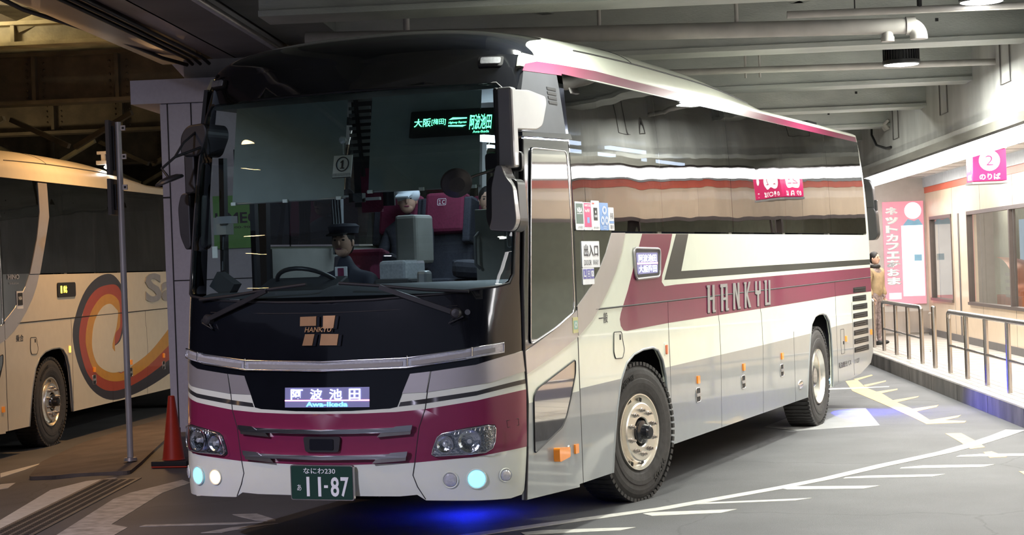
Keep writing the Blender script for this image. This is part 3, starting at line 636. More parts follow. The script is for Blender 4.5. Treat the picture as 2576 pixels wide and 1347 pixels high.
# side display
P = rect(2.575, 3.165, 1.675, 1.90, .05); P = rnd([(2.58, 1.675), (3.16, 1.685), (3.19, 1.90), (2.555, 1.91)], .05)
b = MB(); b.poly(W1, P, 'seam', .012, .012); b.tube([W1(y, z, .012) for y, z in P], .010, 'dsilver', 6, close=True); sd = b.build('side_display', bus)
b = MB(); b.poly(W1, rnd([(2.62, 1.71), (3.11, 1.715), (3.12, 1.872), (2.60, 1.875)], .02), 'leddim', .014, .002); b.poly(W1, rect(2.62, 3.11, 1.785, 1.798), 'ledpink', .0155, .001)
b.text('阿波池田', (2.65, 3.08, 1.803, 1.86), W1, 'ledwhite', .016, 0, .008); b.text('大阪梅田', (2.65, 3.08, 1.722, 1.778), W1, 'ledwhite', .016, 0, .008); b.build('display_text', sd)
# HANKYU lettering on the side, slab-like condensed letters
L0, L1 = 1.350, 1.584
def strokes(x, wd, st):
    b = MB()
    for k, off_, m_ in ((0, .010, 'silt'), (1, .004, 'seam')):  # second pass paints a dark drop shadow behind each letter
        for n_, q in enumerate(st):
            off_ += .0007
            p = [(x+wd*(a+.10*(c-.5))+(.012 if k else 0), L0+(L1-L0)*c-(.008 if k else 0)) for a, c in q]
            b.poly(W1, p, m_, off_, .006 if not k else .002)
    b.build('side_letter', bus)
def bx(a0, a1, c0, c1): return [(a0, c0), (a1, c0), (a1, c1), (a0, c1)]
strokes(4.45, .20, [bx(0, .30, 0, 1), bx(.70, 1, 0, 1), bx(.2, .8, .46, .56), bx(-.14, .3, .92, 1), bx(.7, 1.14, 0, .08)])
strokes(4.855, .20, [bx(0, .30, 0, .92), bx(.70, 1, 0, .92), bx(.2, .8, .40, .50), bx(-.14, .94, .88, 1), bx(.70, 1.14, 0, .08)])
strokes(5.24, .20, [bx(0, .28, 0, 1), bx(.72, 1, 0, 1), [(.1, 1), (.75, 0), (1, 0), (.35, 1)], bx(.72, 1.14, 0, .08)])
strokes(5.62, .19, [bx(0, .30, 0, 1), [(.25, .45), (.75, 1), (1.05, 1), (.42, .45)], [(.25, .52), (.72, 0), (1.1, 0), (.45, .58)], bx(-.12, .3, .92, 1)])
strokes(5.99, .19, [[(0, 1), (.28, 1), (.28, .62), (.72, .62), (.72, 1), (1, 1), (1, .5), (.66, .46), (.66, 0), (.36, 0), (.36, .46), (0, .5)]])
strokes(6.34, .19, [bx(0, .30, 0, 1), bx(.72, 1, 0, 1), bx(.1, .9, 0, .10), bx(-.14, .3, .92, 1)])
lettering('side_marking', bus, [('一般', (1.76, 1.95, 1.375, 1.452), W1, 'text', .002, 0, .01), ('阪急観光バス', (9.40, 10.04, .545, .61), W1, 'text', .003, 0, .01), ('1127', (10.24, 10.48, .55, .60), W1, 'text', .003, 0, .0)])
# stickers by the door
def sticker(P, cols, texts, lab):
    b = MB(); b.poly(W1, P, cols[0], .008, .003)
    for k, (Q, m_) in enumerate(cols[1]): b.poly(W1, Q, m_, .0088+.0004*k, .0003)
    for t in texts: b.text(t[0], t[1], W1, t[2], .0105, 0, t[3] if len(t) > 3 else 0.)
    return b.build('sticker', bus, label=lab)
swhite = mat('sticker_white', (.78, .8, .84), .4); sgreen = mat('sticker_green', (.05, .11, .09), .4); spink = mat('sticker_pink', (.55, .035, .17), .4); sblue = mat('sticker_blue', (.16, .32, .66), .4); spurp = mat('sticker_violet', (.13, .13, .42), .4)
mat_y = mat('sticker_yellow', (.55, .52, .25), .4)
sticker(rect(1.36, 1.515, 2.040, 2.237, .008), (swhite, [(rect(1.368, 1.507, 2.085, 2.225), sgreen), (rect(1.385, 1.495, 2.152, 2.156), swhite)]), [('NBA', (1.385, 1.49, 2.162, 2.198), 'wtext', .03), ('公共運送', (1.385, 1.49, 2.05, 2.07), 'text')], 'green and white square sticker lettered NBA')
sticker(rect(1.525, 1.675, 2.040, 2.235, .008), (swhite, [(rect(1.530, 1.670, 2.062, 2.230), spink), (rect(1.585, 1.63, 2.09, 2.13), sblue)]), [('HANKYU BUS', (1.54, 1.66, 2.205, 2.222), 'wtext', .01), ('Free Wi-Fi', (1.54, 1.635, 2.165, 2.19), 'wtext', .02), ('バス', (1.57, 1.64, 2.045, 2.057), 'text')], 'pink sticker for free wifi')
sticker(rect(1.685, 1.845, 2.040, 2.250, .008), (swhite, [(rect(1.72, 1.80, 2.11, 2.20), 'seam'), (rect(1.695, 1.74, 2.225, 2.235), 'red')]), [('∴', (1.735, 1.785, 2.13, 2.18), 'wtext', .05), ('車内案内', (1.71, 1.82, 2.05, 2.065), 'text')], 'white sticker with a black square')
sticker(rect(1.855, 2.03, 2.040, 2.238, .008), (sblue, []), [('◎', (1.90, 1.99, 2.155, 2.215), 'wtext'), ('◎', (1.865, 1.935, 2.08, 2.14), 'wtext'), ('◎', (1.95, 2.02, 2.08, 2.14), 'wtext'), ('ロロ', (1.91, 1.97, 2.05, 2.07), 'wtext')], 'pale blue sticker with rings')
sticker(rect(2.04, 2.15, 2.040, 2.207, .008), (swhite, [(rect(2.045, 2.145, 2.09, 2.108), sblue)]), [('停車', (2.06, 2.13, 2.12, 2.17), 'text'), ('案内', (2.06, 2.13, 2.05, 2.08), 'text')], 'small white sticker at the end of the row')
sticker(rect(1.455, 1.81, 1.778, 1.963, .008), (swhite, []), [('出入口', (1.49, 1.78, 1.855, 1.94), 'text', .02), ('DOOR  WAY', (1.49, 1.78, 1.795, 1.832), 'text')], 'white doorway sign')
sticker(rect(1.455, 1.685, 1.660, 1.776, .006), (swhite, [(rect(1.462, 1.53, 1.70, 1.768), spurp), (rect(1.537, 1.605, 1.70, 1.768), spurp), (rect(1.612, 1.68, 1.70, 1.768), spurp)]), [('∟', (1.475, 1.515, 1.715, 1.755), 'wtext', .03), ('▣', (1.55, 1.592, 1.715, 1.755), 'wtext'), ('♿', (1.622, 1.67, 1.715, 1.755), 'wtext')], 'three small violet pictograms')
sticker(rect(1.228, 1.328, 1.335, 1.442, .006), (mat_y, [(rect(1.24, 1.318, 1.36, 1.42), mat('sticker_teal', (.25, .45, .38), .4))]), [('◎', (1.255, 1.305, 1.37, 1.41), 'wtext')], 'pale yellow round-emblem sticker')
# emblem on the front
b = MB()
g = 'gold'
def em(P, o_=.018, m_='gold'): b.poly(front, P, m_, o_, .018)
sh = lambda P: [(x+.022, z-.004) for x, z in P]
quads = [[(-.165, 1.468), (-.165, 1.527), (-.045, 1.529), (-.045, 1.468)], [(.005, 1.45), (.005, 1.531), (.092, 1.531), (.080, 1.45)], [(-.145, 1.342), (-.125, 1.415), (-.055, 1.415), (-.072, 1.342)], [(-.015, 1.342), (-.005, 1.415), (.118, 1.412), (.108, 1.340)]]
for q in quads: em(sh(q), .012, 'hubm')
for q in quads: em(q)
em([(-.14, 1.425), (.075, 1.425), (.075, 1.462), (-.14, 1.462)], .010, 'hubm')
b.text('HANKYU', (-.13, .07, 1.427, 1.460), front, 'gold', .012, .006, .02, .2); b.build('emblem', bus, label='bronze block emblem')
# number plate
b = MB(); pp = plane((0, -.105, .47), (1, 0, 0), (0, .0, 1), (0, -1, 0))
b.poly(pp, rect(-.225, .232, -.115, .110, .015), 'steel', .0, .02); b.poly(pp, rect(-.218, .225, -.109, .104, .012), 'plate', .003, .003); pl_ = b.build('number_plate', bus)
lettering('plate_characters', pl_, [('なにわ230', (-.125, .105, .055, .092), pp, 'wtext', .004, .002, .005), ('あ', (-.175, -.145, -.055, -.015), pp, 'wtext', .004, .002, .0), ('11', (-.105, .0, -.09, .035), pp, 'wtext', .004, .003, .015), ('-', (.022, .05, -.035, -.018), pp, 'wtext', .004, .003, .03), ('8', (.07, .13, -.09, .035), pp, 'wtext', .004, .003, .02), ('7', (.142, .20, -.09, .035), pp, 'wtext', .004, .003, .02)])
# wipers
for s in (1, -1):
    p0 = front(s*.905, 1.522, .03); p1 = front(s*.41, 1.70, .05)
    b = MB(); b.lathe([(.035, -.03), (.035, .01), (.025, .02), (.001, .022)], 'plastic', tf(0, s*.905, 1.522, .03), 20)
    b.bar(p0, p1, .022, .030, 'plastic'); b.tube([p0, front(s*.86, 1.46, .03), front(s*.95, 1.50, .03)], .006, 'plastic', 6); wp = b.build('wiper', bus)
    b = MB(); b.tube([front(s*(.9-.0*k), 1.0, .02) if 0 else front(s*x, z, .03) for k, (x, z) in enumerate([(.98, 1.655), (.7, 1.675), (.4, 1.71), (.12, 1.735)])], .012, 'seam', 6); b.build('wiper_blade', wp)
    b = MB(); b.disc(tf(0, s*.972, 1.528 if s > 0 else 1.515, .006), .018, 'chrome', 20); b.build('washer_cap', bus)
# near mirror: housing from the pillar, vertical arm, head, convex disc
mr = MB()
def hull(pts2, f0, f1, m_):   # extrude a (y|x, z) outline between two wraps
    n_ = len(pts2); vs = [f0(*p) for p in pts2]+[f1(*p) for p in pts2]
    mr.add(vs, [tuple(range(n_))[::-1], tuple(range(n_, 2*n_))]+[(i, (i+1) % n_, n_+(i+1) % n_, n_+i) for i in range(n_)], m_)
hp = rnd([(-.02, 2.65), (.02, 2.90), (.30, 2.915), (.57, 2.895), (.585, 2.85), (.50, 2.70), (.40, 2.668), (.1, 2.655)], .04)
hull(hp, lambda y, z: (1.27, y, z), lambda y, z: (1.375, y, z-.0), 'dsilver')
mirror = mr.build('mirror', bus, .02)
mr = MB(); mr.box((1.325, .03, 2.665), (.115, .10, .50), 'dsilver', taper=.9); mr.box((1.268, .03, 2.665), (.035, .104, .50), 'plastic'); mr.build('mirror_arm', mirror, .018)
mr = MB(); hull(rnd([(1.285, 2.43), (1.325, 2.43), (1.34, 2.37), (1.395, 2.30), (1.412, 2.08), (1.38, 2.02), (1.22, 2.035), (1.245, 2.1), (1.25, 2.3)], .03), lambda x, z: (x, -.09, z), lambda x, z: (x, .06, z), 'dsilver')
hull(rnd([(1.19, 2.32), (1.215, 2.37), (1.40, 2.34), (1.412, 2.07), (1.38, 2.015), (1.21, 2.03), (1.182, 2.10)], .03), lambda x, z: (x, -.03, z), lambda x, z: (x, .10, z), 'plastic')
mr.build('mirror_head', mirror, .012)
mr = MB(); hull(rect(1.155, 1.405, 2.395, 2.52, .03), lambda x, z: (x-.01, .07, z), lambda x, z: (x-.01, .11, z), 'plastic'); mr.build('wide_mirror', mirror, .006)
mr = MB(); T = Matrix.Translation((1.095, -.26, 2.325)) @ Matrix.Rotation(R(118), 4, 'X') @ Matrix.Rotation(R(28), 4, 'Y')
mr.lathe([(.001, .03), (.05, .026), (.09, .010), (.098, -.004), (.09, -.012), (.001, -.018)], 'plastic', T, 30)
mr.tube([(1.11, -.24, 2.33), (1.18, -.17, 2.37), (1.30, -.02, 2.42)], .009, 'plastic', 8); mr.build('convex_mirror', mirror)
# far mirror
mr = MB(); hull(rnd([(-1.33, 2.66), (-1.325, 2.80), (-1.27, 2.87), (-1.12, 2.88), (-1.10, 2.80), (-1.17, 2.65)], .04), lambda x, z: (x, .45, z), lambda x, z: (x, .75, z), 'plastic')
mir2 = mr.build('mirror', bus, .015, label='black mirror on the far side')
mr = MB(); mr.box((-1.275, .52, 2.53), (.085, .09, .27), 'plastic'); mr.build('mirror_arm', mir2, .012)
mr = MB(); hull(rnd([(-1.365, 2.30), (-1.335, 2.40), (-1.27, 2.40), (-1.27, 2.02), (-1.31, 2.0), (-1.355, 2.10)], .04), lambda x, z: (x, .45, z), lambda x, z: (x+.05, .65, z), 'plastic'); mr.build('mirror_head', mir2, .012)
mr = MB(); T = Matrix.Translation((-1.22, .14, 2.475)) @ Matrix.Rotation(R(-16), 4, 'Y') @ Matrix.Rotation(R(12), 4, 'X')
mr.lathe([(.001, .03), (.06, .024), (.098, .008), (.105, -.006), (.095, -.012), (.001, -.014)], 'plastic', T, 30)
mr.tube([(-1.22, .14, 2.49), (-1.29, .16, 2.56), (-1.24, .25, 2.64), (-1.16, .45, 2.71)], .010, 'plastic', 8); mr.tube([(-1.24, .25, 2.64), (-1.22, .33, 2.74), (-1.20, .46, 2.82)], .009, 'plastic', 8); mr.build('convex_mirror', mir2)
# blue marker lamps under the skirt
for (x, y, rot, pw_) in ((.15, 1.80, (0, 0, 0), 4.5), (.95, 10.3, (0, R(-62), R(-12)), 34)):
    b = MB(); b.lathe([(.001, -.012), (.03, -.008), (.036, 0), (.036, .05), (.001, .05)], 'bluelamp', Matrix.Translation((x, y, .33)), 20); b.build('underglow_lamp', bus)
    area('underglow', (x-1.245, y, .312), .06, pw_, (.01, .02, 1), rot, spread=110 if pw_ > 20 else 160)
# ------------------------------------------------------------------ inside the coach
FL = 1.24
def seat(parent, x, y, z, code=None):
    b = MB(); b.box((0, -.02, .42), (.44, .46, .14), 'seatd'); b.box((0, .05, .2), (.36, .3, .4), 'dark'); s_ = b.build('seat', parent, .03, loc=(x, y, z))
    b = MB(); rx = Matrix.Rotation(R(-12), 3, 'X')
    b.box((0, .27, .80), (.44, .12, .72), 'seatd', rx); b.box((0, .235, 1.02), (.36, .14, .34), 'seatc', rx); bk = b.build('backrest', s_, .03)
    for q in (-1, 1):
        b = MB(); b.box((q*.235, .0, .60), (.05, .36, .07), 'seatd'); b.box((q*.2, .25, .95), (.07, .18, .38), 'seatd', rx); b.build('armrest', s_, .015)
    if code:
        b = MB(); f = plane((0, .140, 1.115), (1, 0, 0), (0, .2, 1), (0, -1, .2)); b.text(code, (-.03, .025, -.018, .018), f, 'wtext', .004, 0, .0); b.tube([f(u, v, .004) for u, v in rect(-.04, .035, -.026, .026, .008)], .002, 'wtext', 4, close=True); b.build('seat_number', s_)
    return s_
for y, cd in ((3.05, '1'), (4.0, '2'), (4.95, ''), (5.9, ''), (6.85, ''), (7.8, '')):
    for x, k in ((-.60, 'C'), (-1.02, 'D'), (.55, 'B'), (.97, 'A')): seat(bus, x, y, FL, ('１' if cd == '1' else cd)+k if cd and k == 'C' else None)
ds = seat(bus, -.56, 1.45, .78); ds['label'] = "driver's seat"
b = MB()
b.patch(lambda u, v: Vector(((2*u-1)*1.12, fy((2*u-1)*1.12, 1.6)+.06+v*.62, 1.655+.07*math.sin(math.pi*min(1, v*1.3))*(1 if u > .45 else .6))), 30, 10, 'dash', True)
b.box((0, .95, 1.35), (2.1, .5, .6), 'dash'); b.box((-.6, .80, 1.66), (.62, .30, .16), 'dark', Matrix.Rotation(R(20), 3, 'X')); b.build('dashboard', bus, .01)
b = MB(); T = Matrix.Translation((-.60, .93, 1.72)) @ Matrix.Rotation(R(-32), 4, 'X')
b.tube([T @ Vector((.24*math.cos(a), .24*math.sin(a), 0)) for a in np.linspace(0, 2*math.pi, 33)[:-1]], .016, 'plastic', 8, close=True)
for a in (R(200), R(340), R(90)): b.bar(T @ Vector((0, 0, -.03)), T @ Vector((.23*math.cos(a), .23*math.sin(a), 0)), .03, .015, 'plastic')
b.tube([T @ Vector((0, 0, -.02)), T @ Vector((0, 0, -.35))], .035, 'plastic', 10); b.build('steering_wheel', bus)
# partition beside the entrance, fare console, ticket box
b = MB(); b.box((.71, 1.28, 1.90), (.34, .05, .62), 'tan'); b.box((.71, 1.28, 1.45), (.34, .05, .40), 'dark'); b.tube([(.58, 1.23, 1.80), (.56, 1.20, 1.83), (.56, 1.20, 2.02), (.58, 1.23, 2.05)], .012, 'dsilver', 8)
b.add([(.76, 1.250, 1.78), (.85, 1.250, 1.78), (.85, 1.250, 2.15), (.76, 1.250, 2.15)], [(0, 1, 2, 3)], 'inwall')
f = plane((.80, 1.249, 2.0), (1, 0, 0), (0, 0, 1), (0, -1, 0)); b.tube([f(u, v, .004) for u, v in rect(-.017, .017, -.06, .06, .016)], .004, 'wtext', 5, close=True); b.build('partition', bus, .01)
b = MB(); b.box((-.17, 1.75, 2.03), (.18, .30, .36), 'inwall'); b.box((-.18, 1.55, 1.80), (.22, .34, .16), 'lensc'); b.box((-.15, 1.5, 1.62), (.30, .4, .26), 'dark'); b.box((.09, 1.35, 1.74), (.09, .10, .12), 'dsilver'); b.build('fare_console', bus, .025)
b = MB(); b.box((0.2, 2.45, 1.45), (.7, .35, .55), 'seatd'); b.box((.15, 2.4, 1.78), (.55, .3, .14), 'seatd', Matrix.Rotation(.1, 3, 'Y')); b.build('engine_cover', bus, .05)
# roller blinds, centre grille, curtains, ceiling tubes
def blind(x0, x1, z0, z1, yo):
    b = MB(); b.patch(lambda u, v: Vector((x0+(x1-x0)*u, fy((x0+(x1-x0)*u), z0+(z1-z0)*v)*.6+.10+yo, z0+(z1-z0)*v)), 12, 4, 'blind', True)
    b.tube([(x0-.01, fy(x0, z0)*.6+.10+yo, z0), (x1+.01, fy(x1, z0)*.6+.10+yo, z0)], .008, 'dsilver', 6)
    for x in (x0+.02, (x0+x1)/2, x1-.03): b.box((x, fy(x, z0)*.6+.085+yo, z0+.0), (.035, .012, .022), 'wtext')
    return b.build('roller_blind', bus)
blind(-.86, .02, 2.30, 2.955, .12); blind(.20, .97, 2.33, 2.96, .12)
b = MB()
b.box((.03, .74, 2.62), (.30, .02, .74), 'dark')  # added dark board stands in for the dim gap between the blinds
for k in range(8): b.box((.0, .62, 2.60+k*.045), (.16, .02, .022), 'inwall')
b.bar((-.02, .60, 2.98), (.02, .60, 2.45), .03, .02, 'seam'); b.box((.03, .70, 2.36), (.14, .05, .30), 'seatc'); b.build('centre_grille', bus)
b = MB(); b.box((0, 1.0, 2.99), (2.2, .9, .04), 'inwall'); b.box((-1.02, .9, 2.35), (.04, .05, 1.3), 'plastic'); b.box((-.98, .75, 2.62), (.14, .1, .16), 'plastic'); b.build('front_ceiling', bus)
for x0, x1, y in ((.30, .50, 2.3), (1.0, 1.12, 2.2), (-1.15, -1.05, 2.3)):
    b = MB(); b.patch(lambda u, v: Vector((x0+(x1-x0)*u, y+.025*math.sin(u*26)*(1-.6*math.exp(-((v-.25)/.1)**2)), 1.95+1.05*v)), 48, 8, 'curtain', True); b.build('curtain', bus)
for x, ys in ((-.45, [(2.7, 3.16), (3.36, 3.87), (4.68, 6.1), (6.86, 8.1)]), (-.62, [])):
    for a, c in ys: b = MB(); b.box((x+.0, (a+c)/2, 2.965), (.06, c-a, .03), 'inlight'); b.build('ceiling_tube', bus)
for a, c in ((6.9, 7.5), (7.75, 8.45), (9.5, 11.0)): b = MB(); b.box((-.95, (a+c)/2, 2.975), (.06, c-a, .03), 'inlight'); b.build('ceiling_tube', bus)
b = MB(); b.box((.70, 1.55, 2.70), (.5, .05, .05), 'inlight', Matrix.Rotation(R(8), 3, 'Y')); b.build('entrance_tube', bus)
area('cabin_light', (-1.2, 2.4, 2.93), .8, 14, (.75, .85, 1), (0, 0, 0), 'RECTANGLE', 1.6)
area('entrance_light', (-.5, 1.4, 2.64), .45, 4, (.8, .9, 1), (0, 0, 0), 'RECTANGLE', .1)
# green destination sign behind the glass, number card
def inner(X, z, off=0.): p = front(X, z, 0); return Vector((X, p.y+.07-off, z))
b = MB(); b.poly(inner, rect(.50, 1.06, 2.665, 2.84, .01), 'seam', 0, .05, cu=CX); gs = b.build('route_sign', bus)
b = MB(); b.text('大阪', (.53, .645, 2.735, 2.79), inner, 'ledgreen', .003, 0, .01); b.text('[梅田]', (.65, .745, 2.74, 2.785), inner, 'ledgreen', .003)
b.text('Highway Express', (.765, .885, 2.742, 2.760), inner, 'ledgreen', .003, 0, .01, .2); b.text('阿波池田', (.905, 1.04, 2.70, 2.80), inner, 'ledgreen', .003, 0, .01); b.text('Awa-Ikeda', (.93, 1.03, 2.677, 2.693), inner, 'ledgreen', .003)
b.poly(inner, [(.765, 2.772), (.885, 2.775), (.885, 2.782), (.79, 2.786)], 'ledgreen', .003, 0); b.poly(inner, [(.765, 2.728), (.86, 2.722), (.885, 2.732), (.765, 2.736)], 'ledgreen', .003, 0); b.build('sign_text', gs)
b = MB(); b.poly(inner, rect(.0, .135, 2.425, 2.575), swhite, .05, .004); b.poly(inner, rect(.0, .135, 2.425, 2.432), 'text', .052, .001); b.poly(inner, rect(.0, .135, 2.437, 2.457), 'lensc', .052, .001)
b.tube([inner(.068+.044*math.cos(a), 2.517+.046*math.sin(a), .053) for a in np.linspace(0, 6.283, 25)[:-1]], .0035, 'text', 5, close=True); b.poly(inner, [(.062, 2.492), (.074, 2.492), (.074, 2.543), (.066, 2.543), (.053, 2.531), (.053, 2.524), (.062, 2.529)], 'text', .0535, 0); b.poly(inner, rect(.052, .084, 2.487, 2.493), 'text', .0535, 0)
b.ball(inner(.045, 2.68, .04), (.028, .012, .028), 'lensc', 14, 8); b.tube([inner(.05, 2.66, .04), inner(.068, 2.58, .05)], .004, 'lensc', 6); b.build('number_card', bus)
b = MB(); b.box((0.06, .42, 2.30), (.10, .05, .06), 'plastic'); b.box((.17, .44, 2.29), (.10, .03, .02), 'dsilver'); b.box((-.02, .44, 2.315), (.08, .03, .012), 'wtext'); b.build('dash_camera', bus)
b = MB(); b.box((-1.06, .55, 2.16), (.10, .10, .12), 'inwall'); b.box((-1.0, .50, 2.20), (.12, .08, .05), 'dsilver'); b.tube([(-1.06, .55, 2.1), (-1.06, .52, 1.85)], .012, 'plastic', 6); b.box((-1.08, .46, 1.98), (.04, .01, .08), 'wtext'); b.box((-1.03, .5, 1.75), (.16, .10, .12), 'dark', Matrix.Rotation(.6, 3, 'Y')); b.build('cabin_monitor', bus)
bpy.context.view_layer.update()
# ------------------------------------------------------------------ station (all in the station frame: W, L, z)
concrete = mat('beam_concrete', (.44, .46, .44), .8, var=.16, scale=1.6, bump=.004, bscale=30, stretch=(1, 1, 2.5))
concdk = mat('painted_beam_steel', (.20, .195, .20), .6, var=.2, scale=1.2)
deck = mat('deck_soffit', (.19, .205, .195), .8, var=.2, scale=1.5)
cwall = mat('girder_wall_concrete', (.50, .50, .49), .8, var=.22, scale=1.8, bump=.004, bscale=18, stretch=(1, 1, .35))
fascia = mat('brushed_fascia', (.55, .53, .48), .35, metal=.6, var=.12, scale=3, stretch=(.4, .4, 3))
tanw = mat('tan_wall_panel', (.72, .56, .40), .38, var=.05, scale=4, coat=.3)
redw = mat('vermilion_band', (.62, .10, .045), .4)
whitec = mat('platform_soffit_white', (.62, .62, .60), .6, var=.05)
gband = mat('grey_bulkhead', (.42, .44, .45), .6, var=.08)
tile = mat('platform_tile', (.60, .56, .50), .35, var=.08, scale=3)
kerbm = mat('kerb_concrete', (.16, .15, .15), .85, var=.35, scale=3, bump=.006, bscale=25, stretch=(1, 1, .4))
basem = mat('baseboard_grey', (.13, .12, .12), .5)
frame = mat('bronze_window_frame', (.15, .12, .11), .35, metal=.5)
pipew = mat('pipe_paint', (.42, .40, .38), .45, var=.12, scale=5)
girderp = mat('canopy_girder_paint', (.27, .22, .22), .38, var=.12, scale=2, coat=.3)
colm = mat('column_panel', (.62, .62, .70), .55, var=.04, scale=30)
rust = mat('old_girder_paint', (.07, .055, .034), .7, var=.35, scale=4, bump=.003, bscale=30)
rust_lit = mat('old_girder_lit', (.34, .29, .17), .7, var=.35, scale=3, bump=.003, bscale=30)  # lit copy of the girder paint, lamplight put into its colour
roadw = mat('road_paint_white', (.66, .65, .60), .6, var=.12, scale=14)
roady = mat('road_paint_yellow', (.62, .43, .20), .6, var=.15, scale=10)
roadd = mat('worn_road_paint', (.42, .41, .39), .6, var=.35, scale=9)
steelplate = mat('pale_cover_plate', (.33, .33, .33), .55, var=.1, scale=6)
ROTS = Matrix.Rotation(TH, 3, 'Z')
def S(w_, l_, z=0.): return ST(w_, l_, z)
def sbox(b, w0, w1, l0, l1, z0, z1, m): return b.box(ST((w0+w1)/2, (l0+l1)/2, (z0+z1)/2), (abs(w1-w0), abs(l1-l0), abs(z1-z0)), m, ROTS)
def struct(b, name, bevel=0.): return b.build(name, kind='structure', bevel=bevel)
# ground
asph = asphalt()
def gz_(w_, l_): t = min(1, max(0, (-8.9-w_)/1.2)); return -.11*t*t*(3-2*t)
b = MB(); ws = [-60, -30, -20, -14, -11, -10.1, -9.9, -9.7, -9.5, -9.3, -9.1, -8.9, -8.7, -4, 0, .02, 8, 20]; ls = [-22, -12, -6, 0, 6, 12, 20, 30, 45, 70]
vs = [ST(w_, l_, gz_(w_, l_)) for w_ in ws for l_ in ls]; b.add(vs, [(i*len(ls)+j, (i+1)*len(ls)+j, (i+1)*len(ls)+j+1, i*len(ls)+j+1) for i in range(len(ws)-1) for j in range(len(ls)-1)], asph)
struct(b, 'floor')
def mark(name, pts, m, z=.003, th=.003, frame_=None):
    b = MB(); f = (lambda u, v, off=0.: Vector((u, v, z+off+gz_((u-5.02)*EW.x+v*EW.y, 0)))); b.poly(f, pts, m, 0, th); return struct(b, name)
# white zigzag line with its teeth
def strip(P, wd, z=.004, m=roadw, name='road_line'):
    P = [Vector((a, b_, 0)) for a, b_ in P]; L_, R_ = [], []
    for i, p in enumerate(P):
        d = (P[min(i+1, len(P)-1)]-P[max(i-1, 0)]).normalized(); n_ = Vector((-d.y, d.x, 0)); w_ = wd[i] if isinstance(wd, list) else wd
        L_.append(p+n_*w_/2); R_.append(p-n_*w_/2)
    return mark(name, [(q.x, q.y) for q in L_+R_[::-1]], m, z)
ZIG = [(-.95, .35), (-.2, 1.55), (.26, 2.25), (.82, 3.50), (1.05, 4.1), (1.32, 5.05), (1.66, 6.05), (1.82, 6.75), (1.95, 7.5), (2.03, 8.1)]
strip(ZIG, [.12, .12, .12, .12, .12, .13, .14, .16, .18, .20])
TOOTH = [((-.20, 1.45), (.55, 1.23)), ((.28, 2.10), (1.02, 2.26)), ((.72, 3.02), (1.37, 3.22)), ((.98, 3.78), (1.63, 4.10)), ((1.27, 4.70), (1.92, 5.20)), ((1.58, 5.62), (2.14, 6.02)), ((1.80, 6.42), (2.42, 6.92))]
for p in ([(.81, 2.294), (.748, 2.101), (.303, 1.882), (.20, 1.98), (.245, 2.057)], [(1.203, 2.947), (1.11, 2.793), (.424, 2.498), (.40, 2.52), (.462, 2.60)], [(1.556, 3.703), (1.468, 3.519), (.90, 3.40), (.84, 3.46), (.925, 3.595)],
          [(1.932, 4.477), (1.854, 4.307), (1.18, 4.12), (1.18, 4.20), (1.342, 4.327)], [(2.226, 5.181), (2.152, 4.991), (1.50, 4.82), (1.50, 4.9), (1.656, 5.056)], [(2.70, 6.06), (2.72, 5.90), (1.82, 5.72), (1.84, 5.84), (2.003, 5.956)],
          [(.364, 1.353), (.303, 1.199), (-.275, .916), (-.34, 1.0), (-.227, 1.13)]):
    mark('road_line', p, roadw, .003)
mark('road_line', [(-1.185, 15.12), (-1.076, 15.385), (-.639, 13.859), (-.187, 12.735), (.172, 11.612), (.563, 10.596), (1.0, 9.20), (1.406, 9.06), (1.418, 8.874), (1.05, 8.718), (.728, 9.60), (.12, 11.2), (-.70, 13.3)], roady)
for p in ([(-1.15, 15.5), (-1.078, 16.414), (-1.025, 16.256), (-1.046, 15.241)], [(-.768, 14.35), (-.626, 15.186), (-.587, 14.983), (-.672, 14.0)], [(-.356, 13.15), (-.174, 13.639), (-.137, 13.44), (-.248, 12.8)], [(.114, 11.77), (.328, 12.395), (.345, 12.2), (.22, 11.45)], [(.563, 10.55), (.787, 11.07), (.81, 10.78), (.679, 10.2)], [(1.003, 9.167), (1.245, 9.759), (1.254, 9.499), (1.125, 8.93)], [(1.40, 7.748), (1.547, 7.79), (1.85, 6.9), (1.96, 6.50), (1.85, 6.36), (1.658, 6.977)], [(2.0, 6.10), (2.06, 6.18), (2.253, 5.743), (2.119, 5.655)], [(2.476, 4.718), (2.6, 4.74), (2.64, 4.529), (2.54, 4.52)]):
    mark('road_line', p, roady, .0025)
mark('road_line', [(-1.4, 13.62), (-.36, 14.05), (-.339, 13.903), (-1.3, 13.35)], roadw, .0045)
mark('cover_plate', [(-.6, 10.62), (.019, 10.655), (.60, 8.55), (-.149, 8.0), (-.6, 8.4)], steelplate, .004, .004)
mark('road_line', [(-4.2, .1), (-4.655, .974), (-5.5, 2.72), (-5.55, 3.30), (-5.417, 3.6), (-4.998, 2.416), (-4.698, 1.528), (-4.1, .1)], roadw)
mark('road_line', [(-3.2, -.6), (-3.686, .387), (-4.489, 2.218), (-4.588, 2.593), (-4.646, 3.49), (-4.435, 3.295), (-4.285, 2.627), (-3.591, .916), (-3.364, .796), (-3.0, -.2)], roadd)
mark('road_line', [(-2.925, 1.527), (-2.748, 1.589), (-2.435, 1.329), (-2.388, 1.249), (-2.573, 1.273), (-2.822, 1.441)], roadd)
mark('road_line', [(-3.3, .93), (-2.685, 1.134), (-2.388, 1.249), (-2.611, 1.073), (-3.051, .936), (-3.3, .85)], roadd); mark('road_line', [(-2.636, .632), (-2.552, .918), (-2.304, 1.145), (-2.439, .831), (-2.486, .675)], roadd, .004)
mark('road_line', [(-7.567, 4.632), (-7.77, 5.661), (-7.485, 4.9), (-7.302, 4.3)], roadw); mark('road_line', [(-6.9, 3.8), (-6.759, 3.843), (-6.5, 3.4), (-6.62, 3.3)], roadw)
